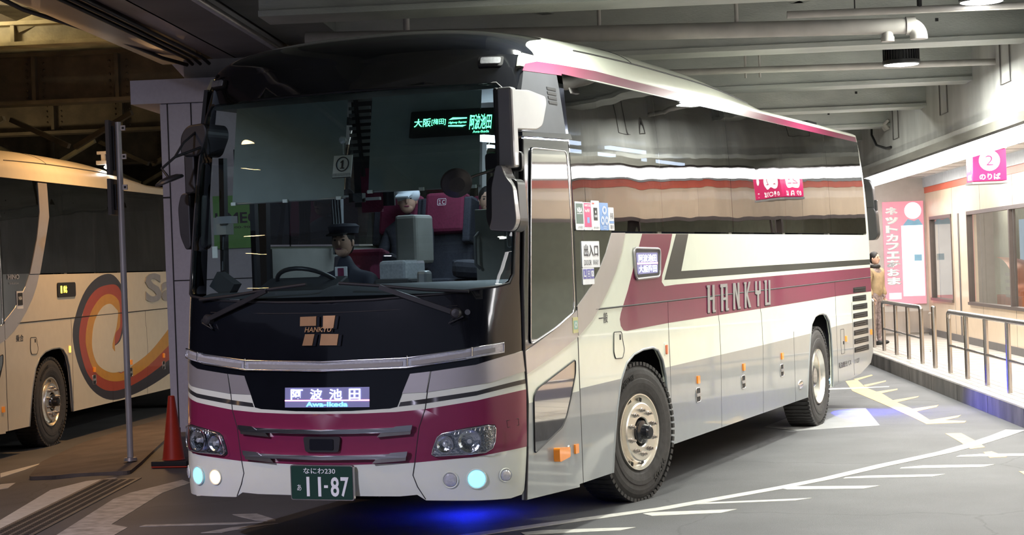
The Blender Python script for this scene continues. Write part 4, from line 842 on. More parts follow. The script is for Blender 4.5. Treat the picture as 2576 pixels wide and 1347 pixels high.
# slotted gutter cover and the low island round the column
b = MB(); a0, a1 = Vector((-3.95, .1, .004)), Vector((-5.30, 3.5, .004)); dd = (a1-a0).normalized(); nn = Vector((-dd.y, dd.x, 0))
b.bar(a0, a1, .36, .006, basem)
for k in range(70):
    p = a0+dd*(.03+k*.051)
    for q in (-.12, -.04, .04, .12): b.box(p+nn*q+Vector((0, 0, .004)), (.05, .022, .004), 'seam', Matrix.Rotation(math.atan2(dd.y, dd.x)+math.pi/2, 3, 'Z'))
tag(b.build('gutter_cover'), 'long dark slotted gutter cover let into the asphalt beside the white line', 'gutter cover')
islm = mat('island_asphalt', (.12, .10, .09), .8, var=.25, scale=3, bump=.004, bscale=90)
mark('kerb_island', rnd([(-6.12, 3.66), (-6.732, 4.008), (-7.629, 5.373), (-8.5, 7.3), (-8.959, 8.745), (-9.9, 12.), (-8.6, 12.0), (-7.15, 7.05), (-5.82, 4.58), (-5.421, 3.80)], .12), islm, .035, .035)
# platform
tilem = tile; nt = tilem.node_tree
b = MB(); sbox(b, .0, 9, -18, 46, -.02, .20, tile)
for w_ in (.10, .22, .34, .46): sbox(b, w_, w_+.008, -18, 46, .20, .2012, 'stripe')
for l_ in np.arange(-2, 30, .6): sbox(b, .0, 1.85, l_, l_+.007, .20, .2012, basem)
struct(b, 'platform_floor')
b = MB(); sbox(b, -.03, .0, -18, 46, -.02, .195, kerbm)
for l_ in np.arange(-2, 30, 1.8): sbox(b, -.032, -.02, l_, l_+.012, .0, .19, 'seam')
struct(b, 'kerb')
# building front (W = 1.85)
WL = 1.85; w1, w2 = (22.75, 24.95), (9.0, 21.3)
b = MB()
sbox(b, WL, WL+.15, -18, 25.4, 2.43, 2.90, tanw); sbox(b, WL, WL+.15, -18, 25.4, .30, .88, tanw)
for a, c in ((24.95, 25.4), (21.3, 22.75), (-18, 9.0)): sbox(b, WL, WL+.15, a, c, .88, 2.43, tanw)
sbox(b, WL-.02, WL+.1, -18, 25.4, .2, .32, basem); sbox(b, WL-.012, WL, 22.05, 22.15, .32, 2.43, basem)
sbox(b, WL-.015, WL+.15, -18, 25.4, 2.90, 3.01, redw); sbox(b, WL-.04, WL+.15, -18, 25.4, 3.01, 3.22, gband)
for l_ in np.arange(10.4, 25, 2.45): sbox(b, WL-.002, WL, l_, l_+.01, .32, 2.90, basem)
struct(b, 'wall_right')
for i, (a, c) in enumerate((w1, w2)):
    b = MB(); e = empty('window_%d' % (i+1), ST(0, 0, 0)); e['kind'] = 'structure'
    ed = np.arange(a, c+.01, 3.3 if i else 2.2); ed = list(ed) if i == 0 else [9.0, 11.4, 14.7, 18.0, 21.3]
    for l_ in ed: sbox(b, WL-.02, WL+.08, max(a, l_-.035), min(c, l_+.035), .90, 2.42, frame)
    sbox(b, WL-.02, WL+.08, a, c, 2.38, 2.44, frame); sbox(b, WL-.04, WL+.08, a, c, .87, .92, frame); o = b.build('window_frame'); o.parent = e; o.location = -Vector(e.location)
    b = MB(); b.add([ST(WL+.03, a, .9), ST(WL+.03, c, .9), ST(WL+.03, c, 2.4), ST(WL+.03, a, 2.4)], [(3, 2, 1, 0)], 'clear'); o = b.build('window_glass'); o.parent = e; o.location = -Vector(e.location)
# room behind the windows
roomw = mat('room_wall_green', (.42, .44, .38), .7, var=.08)
b = MB(); sbox(b, 4.6, 4.7, 8, 34, .2, 3.2, roomw); sbox(b, 1.9, 4.7, 34, 34.1, .2, 3.2, roomw); sbox(b, 1.95, 3.0, 24.6, 24.75, .2, 2.9, mat('room_partition', (.24, .21, .19), .6)); sbox(b, 1.9, 4.7, 8.4, 34, 2.9, 2.95, whitec); sbox(b, 2.95, 3.05, 22.9, 24.7, .2, 2.9, mat('room_curtain_wall', (.36, .37, .30), .7)); struct(b, 'wall_room')
for l_ in (13.5, 18.5, 23.2, 29): area('room_light', ST(2.7, l_, 2.85), 1.2, [26, 40, 30, 50][(13.5, 18.5, 23.2, 29).index(l_)], (1, .93, .82))
# end wall behind the poster
b = MB(); endw = mat('end_wall_panel', (.50, .46, .42), .5, var=.05); sbox(b, .55, WL, 25.4, 25.5, .2, 3.2, endw); sbox(b, .3, .56, 25.45, 25.6, .2, 3.2, whitec); sbox(b, .95, WL, 25.36, 25.4, .25, .66, 'steel'); struct(b, 'wall_end')
# platform soffit, girder wall, fascia
b = MB(); sbox(b, .0, WL, -18, 26, 3.20, 3.3, whitec)
for l_ in np.arange(8, 26, 1.2): sbox(b, .2, WL-.1, l_, l_+.012, 3.196, 3.20, basem)
struct(b, 'ceiling_platform')
b = MB(); sbox(b, .0, .25, -20, 30, 3.12, 4.9, cwall)
struct(b, 'wall_girder')
b = MB(); sbox(b, -.03, .02, -18, 27, 3.03, 3.14, fascia); sbox(b, -.05, .03, -18, 27, 3.0, 3.03, 'steel'); struct(b, 'trim_1')
b = MB(); sbox(b, -.01, .17, -6, 27, 2.885, 2.995, 'tube'); e = tag(b.build('light_strip'), 'long white fluorescent strip running above the platform edge under the metal fascia', 'strip light')
b = MB(); sbox(b, -.02, .2, -6, 27, 2.995, 3.2, whitec); o = b.build('light_strip_housing'); o.parent = e
for l_ in (11.5, 14.8, 18, 21.2):
    b = MB(); sbox(b, .9, 1.0, l_, l_+1.4, 3.17, 3.20, 'tube'); tag(b.build('soffit_light'), 'thin recessed tube light in the platform soffit', 'ceiling light', 'recessed tubes in the platform soffit')
for i, (l0, wd, zz, zt) in enumerate(((8.95, .46, 3.488, 3.84), (12.46, .5, 3.46, 3.78), (16.3, .5, 3.42, 3.75))):
    b = MB(); P = [ST(-.012, l0, 4.1), ST(-.012, l0, zz), ST(-.012, l0+wd, zz), ST(-.012, l0+wd, 4.1)]; b.tube(P, .008, basem, 6)
    tag(b.build('wall_conduit'), ['thin U-shaped conduit on the concrete girder at the picture edge', 'thin U-shaped conduit on the girder above the round sign', 'thin U-shaped conduit on the girder near the coach tail'][i], 'conduit', 'conduits on the concrete girder')
b = MB(); b.tube([ST(-.1, 18.3, 3.9), ST(-.1, 18.35, 3.6), ST(-.08, 18.0, 3.42), ST(-.05, 17.3, 3.33), ST(-.02, 17.0, 3.33)], .018, 'plastic', 8); tag(b.build('loose_cable'), 'black cable hanging loose from the beam behind the coach roof', 'cable')
b = MB()
for q in range(4): b.tube([ST(-.05, 16.9+q*.12, 3.72), ST(-.10, 16.95+q*.12, 3.66), ST(-.04, 17.0+q*.12, 3.60)], .022, pipew, 8)
tag(b.build('pipe_bends'), 'cluster of small grey pipe bends poking out of the girder', 'pipes', kind='stuff')
# cross beams and deck
for l0, wd, zb in ((4.3, .42, 3.80), (8.02, .42, 3.80), (10.95, .40, 3.69), (14.0, .42, 3.66), (17.1, .42, 3.64), (20.2, .42, 3.64), (1.3, .42, 3.80), (-1.7, .42, 3.80), (-4.8, .42, 3.8), (23.3, .42, 3.64)):
    b = MB(); sbox(b, -6.7, 0, l0, l0+wd, zb+.03, 4.5, concrete); sbox(b, -6.7, 0, l0-.03, l0+wd+.03, zb, zb+.045, concrete)
    for w_ in np.arange(-6, 0, 1.7): sbox(b, w_, w_+.03, l0-.004, l0, zb+.2, zb+.23, 'seam')
    struct(b, 'beam')
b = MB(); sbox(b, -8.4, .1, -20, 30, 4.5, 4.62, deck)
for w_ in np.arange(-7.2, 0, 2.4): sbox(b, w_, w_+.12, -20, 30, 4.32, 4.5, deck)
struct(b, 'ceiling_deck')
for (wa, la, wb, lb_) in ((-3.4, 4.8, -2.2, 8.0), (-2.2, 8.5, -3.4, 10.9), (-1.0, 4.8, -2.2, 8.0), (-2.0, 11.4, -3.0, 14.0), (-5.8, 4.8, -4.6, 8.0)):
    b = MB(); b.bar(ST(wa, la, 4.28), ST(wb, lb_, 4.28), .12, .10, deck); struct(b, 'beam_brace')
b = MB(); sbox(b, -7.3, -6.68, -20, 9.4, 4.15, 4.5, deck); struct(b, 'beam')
# pipes under the deck
b = MB(); b.tube([ST(-6.7, 6.4, 3.88), ST(-5.9, 6.4, 3.86), ST(-1.42, 6.4, 3.77)], .07, pipew, 16)
b.tube([ST(-1.43+.10*math.sin(a), 6.4, 3.67+.10*math.cos(a)) for a in np.linspace(0, math.pi/2, 9)]+[ST(-1.33, 6.4, 3.65)], .076, pipew, 16)
b.tube([ST(-1.44, 6.4, 3.77), ST(-1.36, 6.4, 3.77)], .080, pipew, 16); b.tube([ST(-1.60, 6.4, 3.77), ST(-1.60, 6.4, 3.66)], .05, pipew, 14); b.tube([ST(-1.60, 6.4, 3.68), ST(-1.60, 6.4, 3.64)], .058, pipew, 14)
tag(b.build('drain_pipe'), 'thick pale drain pipe with a white elbow hung under the front beam', 'pipe')
for w_, t in ((-4.1, .5), (-2.9, .5), (-5.8, .4)):
    b = MB(); b.tube([ST(w_, 6.4, 3.86), ST(w_, 6.4, 4.5)], .018 if t == .5 else .03, pipew, 8); tag(b.build('pipe_hanger'), 'short rod holding the thick drain pipe up', 'pipe hanger', 'rods above the drain pipe')
b = MB(); b.tube([ST(-2.48, 6.2, 3.885), ST(1.0, 6.2, 3.87)], .032, pipew, 12); b.tube([ST(-1.9, 6.2, 3.9), ST(-1.9, 6.2, 4.4)], .006, 'plastic', 6); b.tube([ST(-1.35, 6.2, 3.9), ST(-1.35, 6.2, 4.0)], .022, 'plastic', 8); tag(b.build('cable_pipe'), 'slim pipe at the very top right, ending above the drain pipe elbow', 'pipe')
b = MB(); b.tube([ST(-3.4, 9.7, 3.79), ST(0.0, 9.7, 3.76)], .035, pipew, 12)
for w_ in (-2.6, -2.45): b.tube([ST(w_, 9.7, 3.70), ST(w_, 9.7, 4.3)], .012, pipew, 6)
tag(b.build('cable_pipe'), 'slim pipe in front of the second beam, passing behind the high bay lamp', 'pipe')
for i, (a, c) in enumerate(LAMPS[:2]):
    e = empty('high_bay_lamp', ST(a, c, LAMP_Z[i]), TH, ['round black high bay lamp glowing in front of the second beam', 'round high bay lamp cut by the top edge of the picture'][i], 'ceiling lamp', 'high bay lamps')
    b = MB(); b.lathe([(.001, -.03), (.19, -.012), (.205, .0)], 'bay', Matrix.Identity(4), 36); b.build('diffuser', e)
    b = MB(); b.lathe([(.205, -.01), (.215, 0), (.215, .03), (.19, .035), (.19, .14), (.15, .15), (.001, .15)], 'plastic', Matrix.Identity(4), 36)
    for k in range(36): b.box(Matrix.Rotation(k*math.pi/18, 3, 'Z') @ Vector((.195, 0, .085)), (.03, .008, .11), 'plastic', Matrix.Rotation(k*math.pi/18, 3, 'Z'))
    b.build('heat_sink', e); e.scale = (.88, .88, 1.1); b = MB(); b.tube([(0, 0, .15), (0, 0, .58)], .02, 'plastic', 8); b.build('stem', e)
# back wall behind the coach
b = MB(); sbox(b, -9.5, .6, 27, 27.2, 0, 4.5, cwall); sbox(b, -.6, .3, 26.8, 27, .2, 4.4, mat('back_pilaster', (.50, .50, .47), .7)); struct(b, 'wall_back')
# left canopy girders, conduits, column
for w0, w1_, z0, m_, nm in ((-8.62, -8.30, 4.03, girderp, 0), (-8.02, -7.84, 4.03, girderp, 0), (-7.8, -7.34, 4.03, concdk, 0)):
    b = MB(); sbox(b, w0, w1_, -20, 9.0, z0, 4.5, m_); sbox(b, w0-.03, w1_+.03, -20, 9.0, z0, z0+.03, m_); struct(b, 'beam')
b = MB()
for k in range(8):
    a0, a1 = k/8*math.pi/2, (k+1)/8*math.pi/2
    p = lambda a: (-8.62-.14*math.sin(a), 4.17-.14*math.cos(a))
    (x0, z0), (x1, z1) = p(a0), p(a1); b.add([ST(x0, -20, z0), ST(x0, 9, z0), ST(x1, 9, z1), ST(x1, -20, z1)], [(0, 1, 2, 3)], girderp, True)
sbox(b, -8.76, -8.70, -20, 9, 4.17, 4.6, girderp); struct(b, 'beam_edge')
for w_, z_, r_ in ((-8.24, 4.0, .018), (-8.16, 4.0, .018), (-8.07, 4.0, .018)):
    b = MB(); b.tube([ST(w_, -10, z_), ST(w_, 8.3, z_), ST(w_+.04, 8.42, z_-.05), ST(w_+.1, 8.42, 3.84)][:3], r_, 'plastic', 6); tag(b.build('conduit'), 'dark conduit running along the underside of the canopy girders', 'conduit', 'conduits under the canopy girders')
b = MB(); b.tube([ST(-7.22, -10, 3.99), ST(-7.22, 8.4, 3.99)], .035, 'steel', 10); tag(b.build('conduit'), 'shiny steel conduit running toward the roof of the coach', 'conduit')
b = MB(); b.tube([ST(-8.9, -6, 4.18), ST(-8.80, 2, 4.14), ST(-8.78, 5, 4.05), ST(-8.6, 7, 4.06), ST(-8.45, 8.2, 4.0), ST(-8.3, 8.6, 3.97)], .02, 'plastic', 8); tag(b.build('hanging_cable'), 'black cable sagging along the outer edge of the canopy', 'cable')
b = MB(); b.add([ST(-8.85, 9.6, 4.27), ST(-8.45, 9.6, 4.06), ST(-8.45, 9.6, 3.98), ST(-8.58, 9.6, 3.96)], [(0, 1, 2, 3)], colm); b.add([ST(-8.85, 9.66, 4.27), ST(-8.45, 9.66, 4.06), ST(-8.45, 9.66, 3.98), ST(-8.58, 9.66, 3.96)], [(0, 1, 2, 3)], colm); struct(b, 'beam_gusset')
b = MB(); sbox(b, -8.57, -6.6, 8.5, 9.5, 0, 3.57, colm); sbox(b, -8.85, -6.3, 8.44, 9.6, 3.575, 3.815, colm); sbox(b, -8.36, -6.4, 8.7, 9.5, 3.815, 4.03, cwall)
for w_ in (-8.50, -8.26, -7.3): sbox(b, w_, w_+.012, 8.494, 8.5, 0, 3.57, 'seam')
sbox(b, -8.57, -8.50, 8.492, 8.5, 2.62, 2.635, 'seam'); sbox(b, -8.49, -6.6, 8.494, 8.5, 1.78, 1.79, 'seam'); sbox(b, -8.56, -6.61, 8.51, 9.49, 3.56, 3.58, 'seam'); struct(b, 'column')
b = MB(); sbox(b, -8.06, -7.58, 8.47, 8.492, 2.09, 2.62, mat('poster_green', (.20, .52, .13), .5)); e = tag(b.build('poster'), 'lime green poster on the grey column, seen through the windscreen', 'poster')
f = plane(ST(0, 8.468, 0), EW, (0, 0, 1), -EL); b = MB(); b.text('UMEC', (-8.04, -7.60, 2.34, 2.45), f, 'text', .002, 0, .02); b.text('500-9010', (-7.88, -7.62, 2.29, 2.31), f, 'text', .002); o = b.build('lettering'); o.parent = e
# background viaduct on the left
def girder(l_, w0, w1_, z0, z1, m_, label=None):
    b = MB(); sbox(b, w0, w1_, l_, l_+.05, z0, z1, m_); sbox(b, w0, w1_, l_-.16, l_+.2, z0-.03, z0+.02, m_); sbox(b, w0, w1_, l_-.16, l_+.2, z1-.02, z1+.03, m_)
    for w_ in np.arange(w0+.3, w1_, 1.15):
        sbox(b, w_, w_+.05, l_-.12, l_, z0, z1, m_)
        if m_ is rust:
            for z_ in np.arange(z0+.08, z1-.05, .09): b.ball(ST(w_+.14, l_-.006, z_), .018, m_, 6, 4)
            for z_ in np.arange(z0+.08, z1-.05, .09): b.ball(ST(w_-.1, l_-.006, z_), .018, m_, 6, 4)
    struct(b, 'viaduct_beam')
girder(14.0, -26, -9.0, 4.98, 5.24, rust_lit); girder(14.8, -26, -9.0, 4.28, 4.92, rust); girder(20, -32, -9.4, 4.3, 5.0, rust); girder(27, -40, -9.6, 4.2, 5.0, rust); girder(36, -48, -9.6, 4.0, 5.2, rust)
for (wa, za, wb, zb, l_, m_) in ((-12.3, 5.62, -11.15, 5.48, 14, rust), (-11.15, 5.55, -11.7, 5.2, 14, rust_lit), (-11.15, 5.45, -10.2, 5.24, 14, rust), (-12.3, 5.42, -11.85, 5.2, 14, rust), (-11.85, 5.2, -11.15, 5.50, 14, rust_lit), (-13.4, 5.2, -12.4, 5.6, 14, rust_lit)):
    b = MB(); b.bar(ST(wa, l_, za), ST(wb, l_+.2, zb), .15, .15, m_); struct(b, 'viaduct_brace')
for l_, zt in ((16.5, 4.25), (22, 4.3), (30, 4.4)):
    for k in range(5):
        w_ = -10.2-k*1.9-l_*.05
        for q in (0, 1):
            b = MB(); b.bar(ST(w_-q*.95, l_, zt-.45*q), ST(w_-.95-q*.95, l_+.3, zt-.45*(1-q)), .07, .07, rust_lit if k % 2 else rust); struct(b, 'viaduct_brace')
b = MB(); sbox(b, -60, -8.8, 9, 70, 5.75, 5.9, rust_lit); struct(b, 'ceiling_viaduct')
b = MB(); sbox(b, -60, -9.4, 50, 50.3, -.3, 6, mat('far_dark_backdrop', (.02, .02, .02), .9)); sbox(b, -9.5, -9.3, 27, 50, -.1, 6, mat('far_dark_backdrop2', (.02, .02, .02), .9)); struct(b, 'backdrop_far')  # dark sheets added so the background falls to black
b = MB(); sbox(b, -30, -29.7, -20, 50, -.3, 6, MATS['far_dark_backdrop']); struct(b, 'wall_left')
# little station lamp over the neighbouring coach
e = empty('bay_lamp', ST(-10.75, 14, 3.5), TH, 'small white bracket lamp glowing above the cream coach roof', 'ceiling lamp')
b = MB(); b.box((0, 0, .0), (.16, .06, .04), pipew); b.box((0, 0, -.08), (.05, .05, .14), pipew); b.box((.02, 0, -.13), (.22, .08, .05), pipew); b.build('bracket', e)
b = MB(); b.ball((.10, 0, -.19), (.10, .08, .035), 'bay', 14, 8); b.build('lamp_glass', e)
# ------------------------------------------------------------------ platform furniture
def railing(ls_, label, close=True):
    e = empty('railing', ST(.25, ls_[0], .2), TH, label, 'railing', 'steel railings along the platform edge'); h = .80
    for l_ in ls_: b = MB(); b.tube([(0, l_-ls_[0], 0), (0, l_-ls_[0], h-.02)], .030, 'steel', 12); b.build('post', e)
    a, c = 0, ls_[-1]-ls_[0]; sg = 1 if c > 0 else -1
    b = MB(); b.tube([(0, a, h-.08), (0, a+sg*.02, h-.02), (0, a+sg*.08, h), (0, c-sg*.08, h), (0, c-sg*.02, h-.02), (0, c, h-.08)], .032, 'steel', 12); b.build('top_rail', e)
    b = MB(); b.tube([(0, a, .36), (0, c, .36)], .018, 'steel', 10); b.build('middle_rail', e)
railing([20.3, 18.96, 17.76, 16.55], 'far length of steel railing in front of the pink poster')
railing([14.37, 13.2, 11.99, 10.77, 9.55, 8.3, 7.1], 'near length of steel railing running out of the picture')
railing([24.9, 23.4, 22.4, 21.44], 'short length of steel railing half hidden behind the coach tail')
b = MB(); b.lathe([(.033, 0), (.033, .83), (.028, .845), (.001, .85)], 'steel', Matrix.Translation(ST(.25, 15.5, .2)), 16)
for z_ in (.45, .95): b.tube([ST(.25-.035, 15.5, z_), ST(.19, 15.5, z_+.01), ST(.19, 15.5, z_-.03)], .006, 'steel', 6)
tag(b.build('bollard'), 'single steel post standing in the gap between the two railings', 'post')
# stop sign cube
e = empty('stop_sign', ST(.48, 12.75, 2.6), TH, 'crimson cube sign numbered 2 hanging over the platform edge', 'sign')
sgm = mat('sign_crimson', (.62, .02, .13), .35, emit=(.8, .02, .14), estr=.35, var=.03); sgw = emi('sign_white', (1, 1, 1), 1.3, .02)
b = MB(); b.box((0, 0, .21), (.40, .40, .38), sgm); b.build('cube', e, .006)
b = MB(); b.box((0, 0, 0), (.43, .43, .025), 'dsilver'); b.build('base_plate', e)
b = MB(); b.box((0, 0, .415), (.42, .42, .02), whitec); b.tube([(0, 0, .41), (0, 0, .60)], .02, pipew, 8); b.build('hanger', e)
b = MB()
for a in range(4):
    Q = Matrix.Rotation(a*math.pi/2, 3, 'Z'); f = (lambda u, v, off=0., Q=Q: Q @ Vector((u, -.201-off, v)))
    b.poly(f, [(.125*math.cos(t), .265+.125*math.sin(t)) for t in np.linspace(0, 2*math.pi, 41)[:-1]], sgw, .002, .001)
    b.text('2', (-.045, .045, .205, .325), f, sgm, .004, 0, -.01); b.text('のりば', (-.125, .125, .035, .11), f, sgw, .002, 0, .025)
b.build('lettering', e)
# pink poster
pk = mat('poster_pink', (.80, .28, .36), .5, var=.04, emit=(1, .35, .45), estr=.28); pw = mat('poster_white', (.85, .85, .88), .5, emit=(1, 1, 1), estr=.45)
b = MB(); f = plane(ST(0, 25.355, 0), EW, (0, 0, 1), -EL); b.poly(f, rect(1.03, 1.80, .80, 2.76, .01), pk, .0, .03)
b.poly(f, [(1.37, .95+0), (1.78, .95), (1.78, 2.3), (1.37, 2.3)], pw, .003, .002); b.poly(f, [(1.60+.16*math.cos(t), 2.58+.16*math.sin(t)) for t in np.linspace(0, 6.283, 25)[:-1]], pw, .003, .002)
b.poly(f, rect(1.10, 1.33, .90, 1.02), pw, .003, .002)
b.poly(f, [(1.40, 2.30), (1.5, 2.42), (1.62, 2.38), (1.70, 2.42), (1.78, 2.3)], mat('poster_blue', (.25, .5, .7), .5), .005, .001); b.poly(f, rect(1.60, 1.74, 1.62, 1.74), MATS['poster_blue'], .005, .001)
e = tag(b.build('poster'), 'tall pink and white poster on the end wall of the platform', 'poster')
b = MB()
for k, ch in enumerate('ネットカフェあおま'):
    z_ = 2.66-k*.165-(.02 if k else 0); b.text(ch, (1.07, 1.32+.03*(k/9), z_-.15, z_-.005), f, 'lensc', .004, 0, .075); b.text(ch, (1.075, 1.30+.03*(k/9), z_-.14, z_-.0), f, 'wtext', .006, 0, .045)
o = b.build('lettering'); o.parent = e
# advert and cabinet behind the big window
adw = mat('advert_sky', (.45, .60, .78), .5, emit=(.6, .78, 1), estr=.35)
f = plane(ST(3.4, 0, 0), -EL, (0, 0, 1), -EW)
b = MB(); F_ = lambda l0, l1, z0, z1: rect(-l0, -l1, z0, z1)
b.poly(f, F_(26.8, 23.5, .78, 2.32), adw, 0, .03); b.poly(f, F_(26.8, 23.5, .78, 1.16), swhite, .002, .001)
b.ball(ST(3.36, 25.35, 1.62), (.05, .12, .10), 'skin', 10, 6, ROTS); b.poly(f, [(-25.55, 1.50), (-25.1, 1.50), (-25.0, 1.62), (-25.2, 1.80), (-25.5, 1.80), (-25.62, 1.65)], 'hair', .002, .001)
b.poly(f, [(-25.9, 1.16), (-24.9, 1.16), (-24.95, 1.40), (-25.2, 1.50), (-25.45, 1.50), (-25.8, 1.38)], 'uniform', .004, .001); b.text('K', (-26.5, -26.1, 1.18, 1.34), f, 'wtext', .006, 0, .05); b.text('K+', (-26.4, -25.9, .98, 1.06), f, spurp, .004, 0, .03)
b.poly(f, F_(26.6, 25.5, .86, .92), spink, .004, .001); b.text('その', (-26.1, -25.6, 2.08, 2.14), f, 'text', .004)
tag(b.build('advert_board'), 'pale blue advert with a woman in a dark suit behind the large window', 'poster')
cop = mat('copper_cabinet', (.42, .13, .06), .3, metal=.3, var=.2, scale=4)
b = MB(); b.patch(lambda u, v: ST(2.5+.9*u, 22.3-1.4*math.sin(v*math.pi/2)**.5*1.0, .9+(1-v)**.6*.75*(1-.3*u*u)), 8, 16, cop)
for k in range(4): b.bar(ST(2.48, 21.4, 1.0+.12*k), ST(2.48, 20.9, 1.0+.12*k), .03, .05, 'inwall')
sbox(b, 2.5, 3.4, 20.3, 22.3, .2, 1.0, cop)
tag(b.build('cabinet'), 'rounded copper brown cabinet with slots just inside the large window', 'cabinet')
shm = mat('shop_glow_shelf', (.75, .5, .25), .5, emit=(1, .6, .25), estr=.5)  # the shop's warm lamp light is put into shelf and panel emission
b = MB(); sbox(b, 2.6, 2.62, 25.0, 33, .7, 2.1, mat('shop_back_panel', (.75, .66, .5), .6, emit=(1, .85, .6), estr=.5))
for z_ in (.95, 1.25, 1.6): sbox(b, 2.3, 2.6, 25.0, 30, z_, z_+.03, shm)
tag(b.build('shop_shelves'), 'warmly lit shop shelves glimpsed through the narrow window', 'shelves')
# cone, block, pole with edge-on board
e = empty('traffic_cone', (-5.40, 4.50, .012), .2, 'red traffic cone standing between the column and the coach corner', 'traffic cone')
cone = mat('cone_red', (.50, .035, .015), .45, var=.08)
b = MB(); b.lathe([(.115, .05), (.105, .065), (.032, .66), (.026, .668), (.001, .668)], cone, Matrix.Identity(4), 28); b.build('cone_body', e)
b = MB(); b.box((0.02, 0, .03), (.36, .36, .05), 'seam'); b.box((.02, 0, .0), (.36, .36, .018), cone); b.build('base', e, .01)
b = MB(); b.box((-5.72, 5.0, .18), (.11, .14, .28), mat('wood_block', (.16, .06, .035), .7, var=.3), Matrix.Rotation(.3, 3, 'Z')); o = b.build('wooden_block', bevel=.006); tag(o, 'short reddish brown wooden block behind the traffic cone', 'wooden block')
e = empty('bay_sign_pole', (-5.95, 4.58, .0), TH, 'slim steel pole carrying dark boards seen edge on, left of the column', 'sign pole')
b = MB(); b.tube([(0, 0, 0), (.0, 0, 3.36)], .030, mat('galvanised_pole', (.52, .53, .55), .45, metal=.3, var=.2, scale=6, stretch=(1, 1, .3)), 14); b.lathe([(.07, .04), (.06, .07), (.032, .075)], 'dsilver', Matrix.Identity(4), 16); b.build('pole', e)
for z0, z1, n_ in ((2.84, 3.37, 0), (2.45, 2.80, 1)):
    b = MB(); b.box((-.065, -.02, (z0+z1)/2), (.035, .30, z1-z0), 'plastic'); b.box((-.045, .0, (z0+z1)/2), (.02, .1, z1-z0-.1), 'plastic'); b.build('board', e)
b = MB()
for z_ in (3.30, 3.02, 2.72): b.box((.045, 0, z_), (.05, .03, .05), 'dsilver'); b.box((.05, -.016, z_), (.022, .004, .022), 'seam')
b.build('bracket', e)
# ------------------------------------------------------------------ lettering on the neighbouring coach
k2 = lambda y, z: (1.07*y+.2, 1.811+1.07*(z-1.811)+.135)
a = k2(2.56, 1.62); c = k2(3.12, 1.785)
b = MB(); P = rnd([a, (c[0], a[1]), c, (a[0], c[1])], .04); b.poly(W1, P, 'seam', .012, .012); o = b.build('side_display', bus2)
b = MB(); b.text('1', (a[0]+.09, a[0]+.14, a[1]+.05, c[1]-.04), W1, 'ledyel', .014, 0, .03); b.text('県北', (a[0]+.18, a[0]+.30, a[1]+.05, c[1]-.04), W1, 'ledyel', .014, 0, .03); b.build('display_text', o)
lettering('maker_lettering', bus2, [('HINO', (1.46, 1.78, 1.975, 2.03), (lambda u, v, off=0.: W1(u-.0, v-.0, off+.01)), 'silt', .002, 0, .02), ('S-ELEGA', (1.50, 1.76, 1.92, 1.94), (lambda u, v, off=0.: W1(u, v, off+.01)), 'silt', .002, 0, .0), ('乗合', (1.64, 1.86, 1.27, 1.35), W1, 'text', .002, 0, .01)])
b = MB(); b.poly(W1, rect(1.69, 1.87, 1.64, 1.84, .01), swhite, .01, .004); b.poly(W1, rect(1.71, 1.85, 1.68, 1.82), 'seam', .0145, .0005); b.text('NBA', (1.73, 1.83, 1.74, 1.78), W1, 'wtext', .016, 0, .01); b.build('sticker', bus2)
# ------------------------------------------------------------------ people
def skinned(name, J, E_, rad, m, parent=None, root=0, sub=2):
    me = bpy.data.meshes.new(name); me.from_pydata([Vector(p) for p in J], E_, []); me.materials.append(M[m] if isinstance(m, str) else m)
    o = bpy.data.objects.new(name, me); COL.objects.link(o)
    if parent is not None: o.parent = parent
    sk = o.modifiers.new('skin', 'SKIN'); sk.use_smooth_shade = True
    if not me.skin_vertices:
        import bmesh as _b; bm = _b.new(); bm.from_mesh(me); bm.verts.layers.skin.verify(); bm.to_mesh(me); bm.free()
    for i, v in enumerate(me.skin_vertices[0].data):
        r_ = rad[i]; v.radius = r_ if isinstance(r_, tuple) else (r_, r_); v.use_root = (i == root)
    sb = o.modifiers.new('sub', 'SUBSURF'); sb.levels = sub; sb.render_levels = sub
    return o
def head(parent, c, yaw=0., r=1., hairm='hair'):
    """head with face, facing local -y turned by yaw"""
    c = Vector(c); Q = Matrix.Rotation(yaw, 3, 'Z'); P = lambda x, y, z: c+Q @ Vector((x*r, y*r, z*r))
    b = MB(); b.ball(P(0, 0, 0), (.072*r, .092*r, .112*r), 'skin', 18, 12, Q); b.ball(P(0, -.030, -.055), (.050*r, .055*r, .055*r), 'skin', 14, 8, Q)
    b.ball(P(0, -.093, -.012), (.011*r, .018*r, .022*r), 'skin', 8, 6, Q)
    for s_ in (-1, 1): b.ball(P(s_*.074, .005, -.01), (.010*r, .02*r, .028*r), 'skin', 8, 6, Q); b.ball(P(s_*.030, -.078, .012), (.013*r, .010*r, .007*r), 'hair', 8, 5, Q); b.box(P(s_*.030, -.085, .034), (.03*r, .008*r, .005*r), 'hair', Q)
    b.box(P(0, -.088, -.052), (.04*r, .008*r, .007*r), 'maroon', Q); b.build('face', parent)
    b = MB(); b.ball(P(0, .018, .030), (.082*r, .096*r, .100*r), hairm, 18, 10, Q); b.ball(P(0, .05, -.03), (.068*r, .05*r, .07*r), hairm, 14, 8, Q); b.build('hair', parent)
    return P
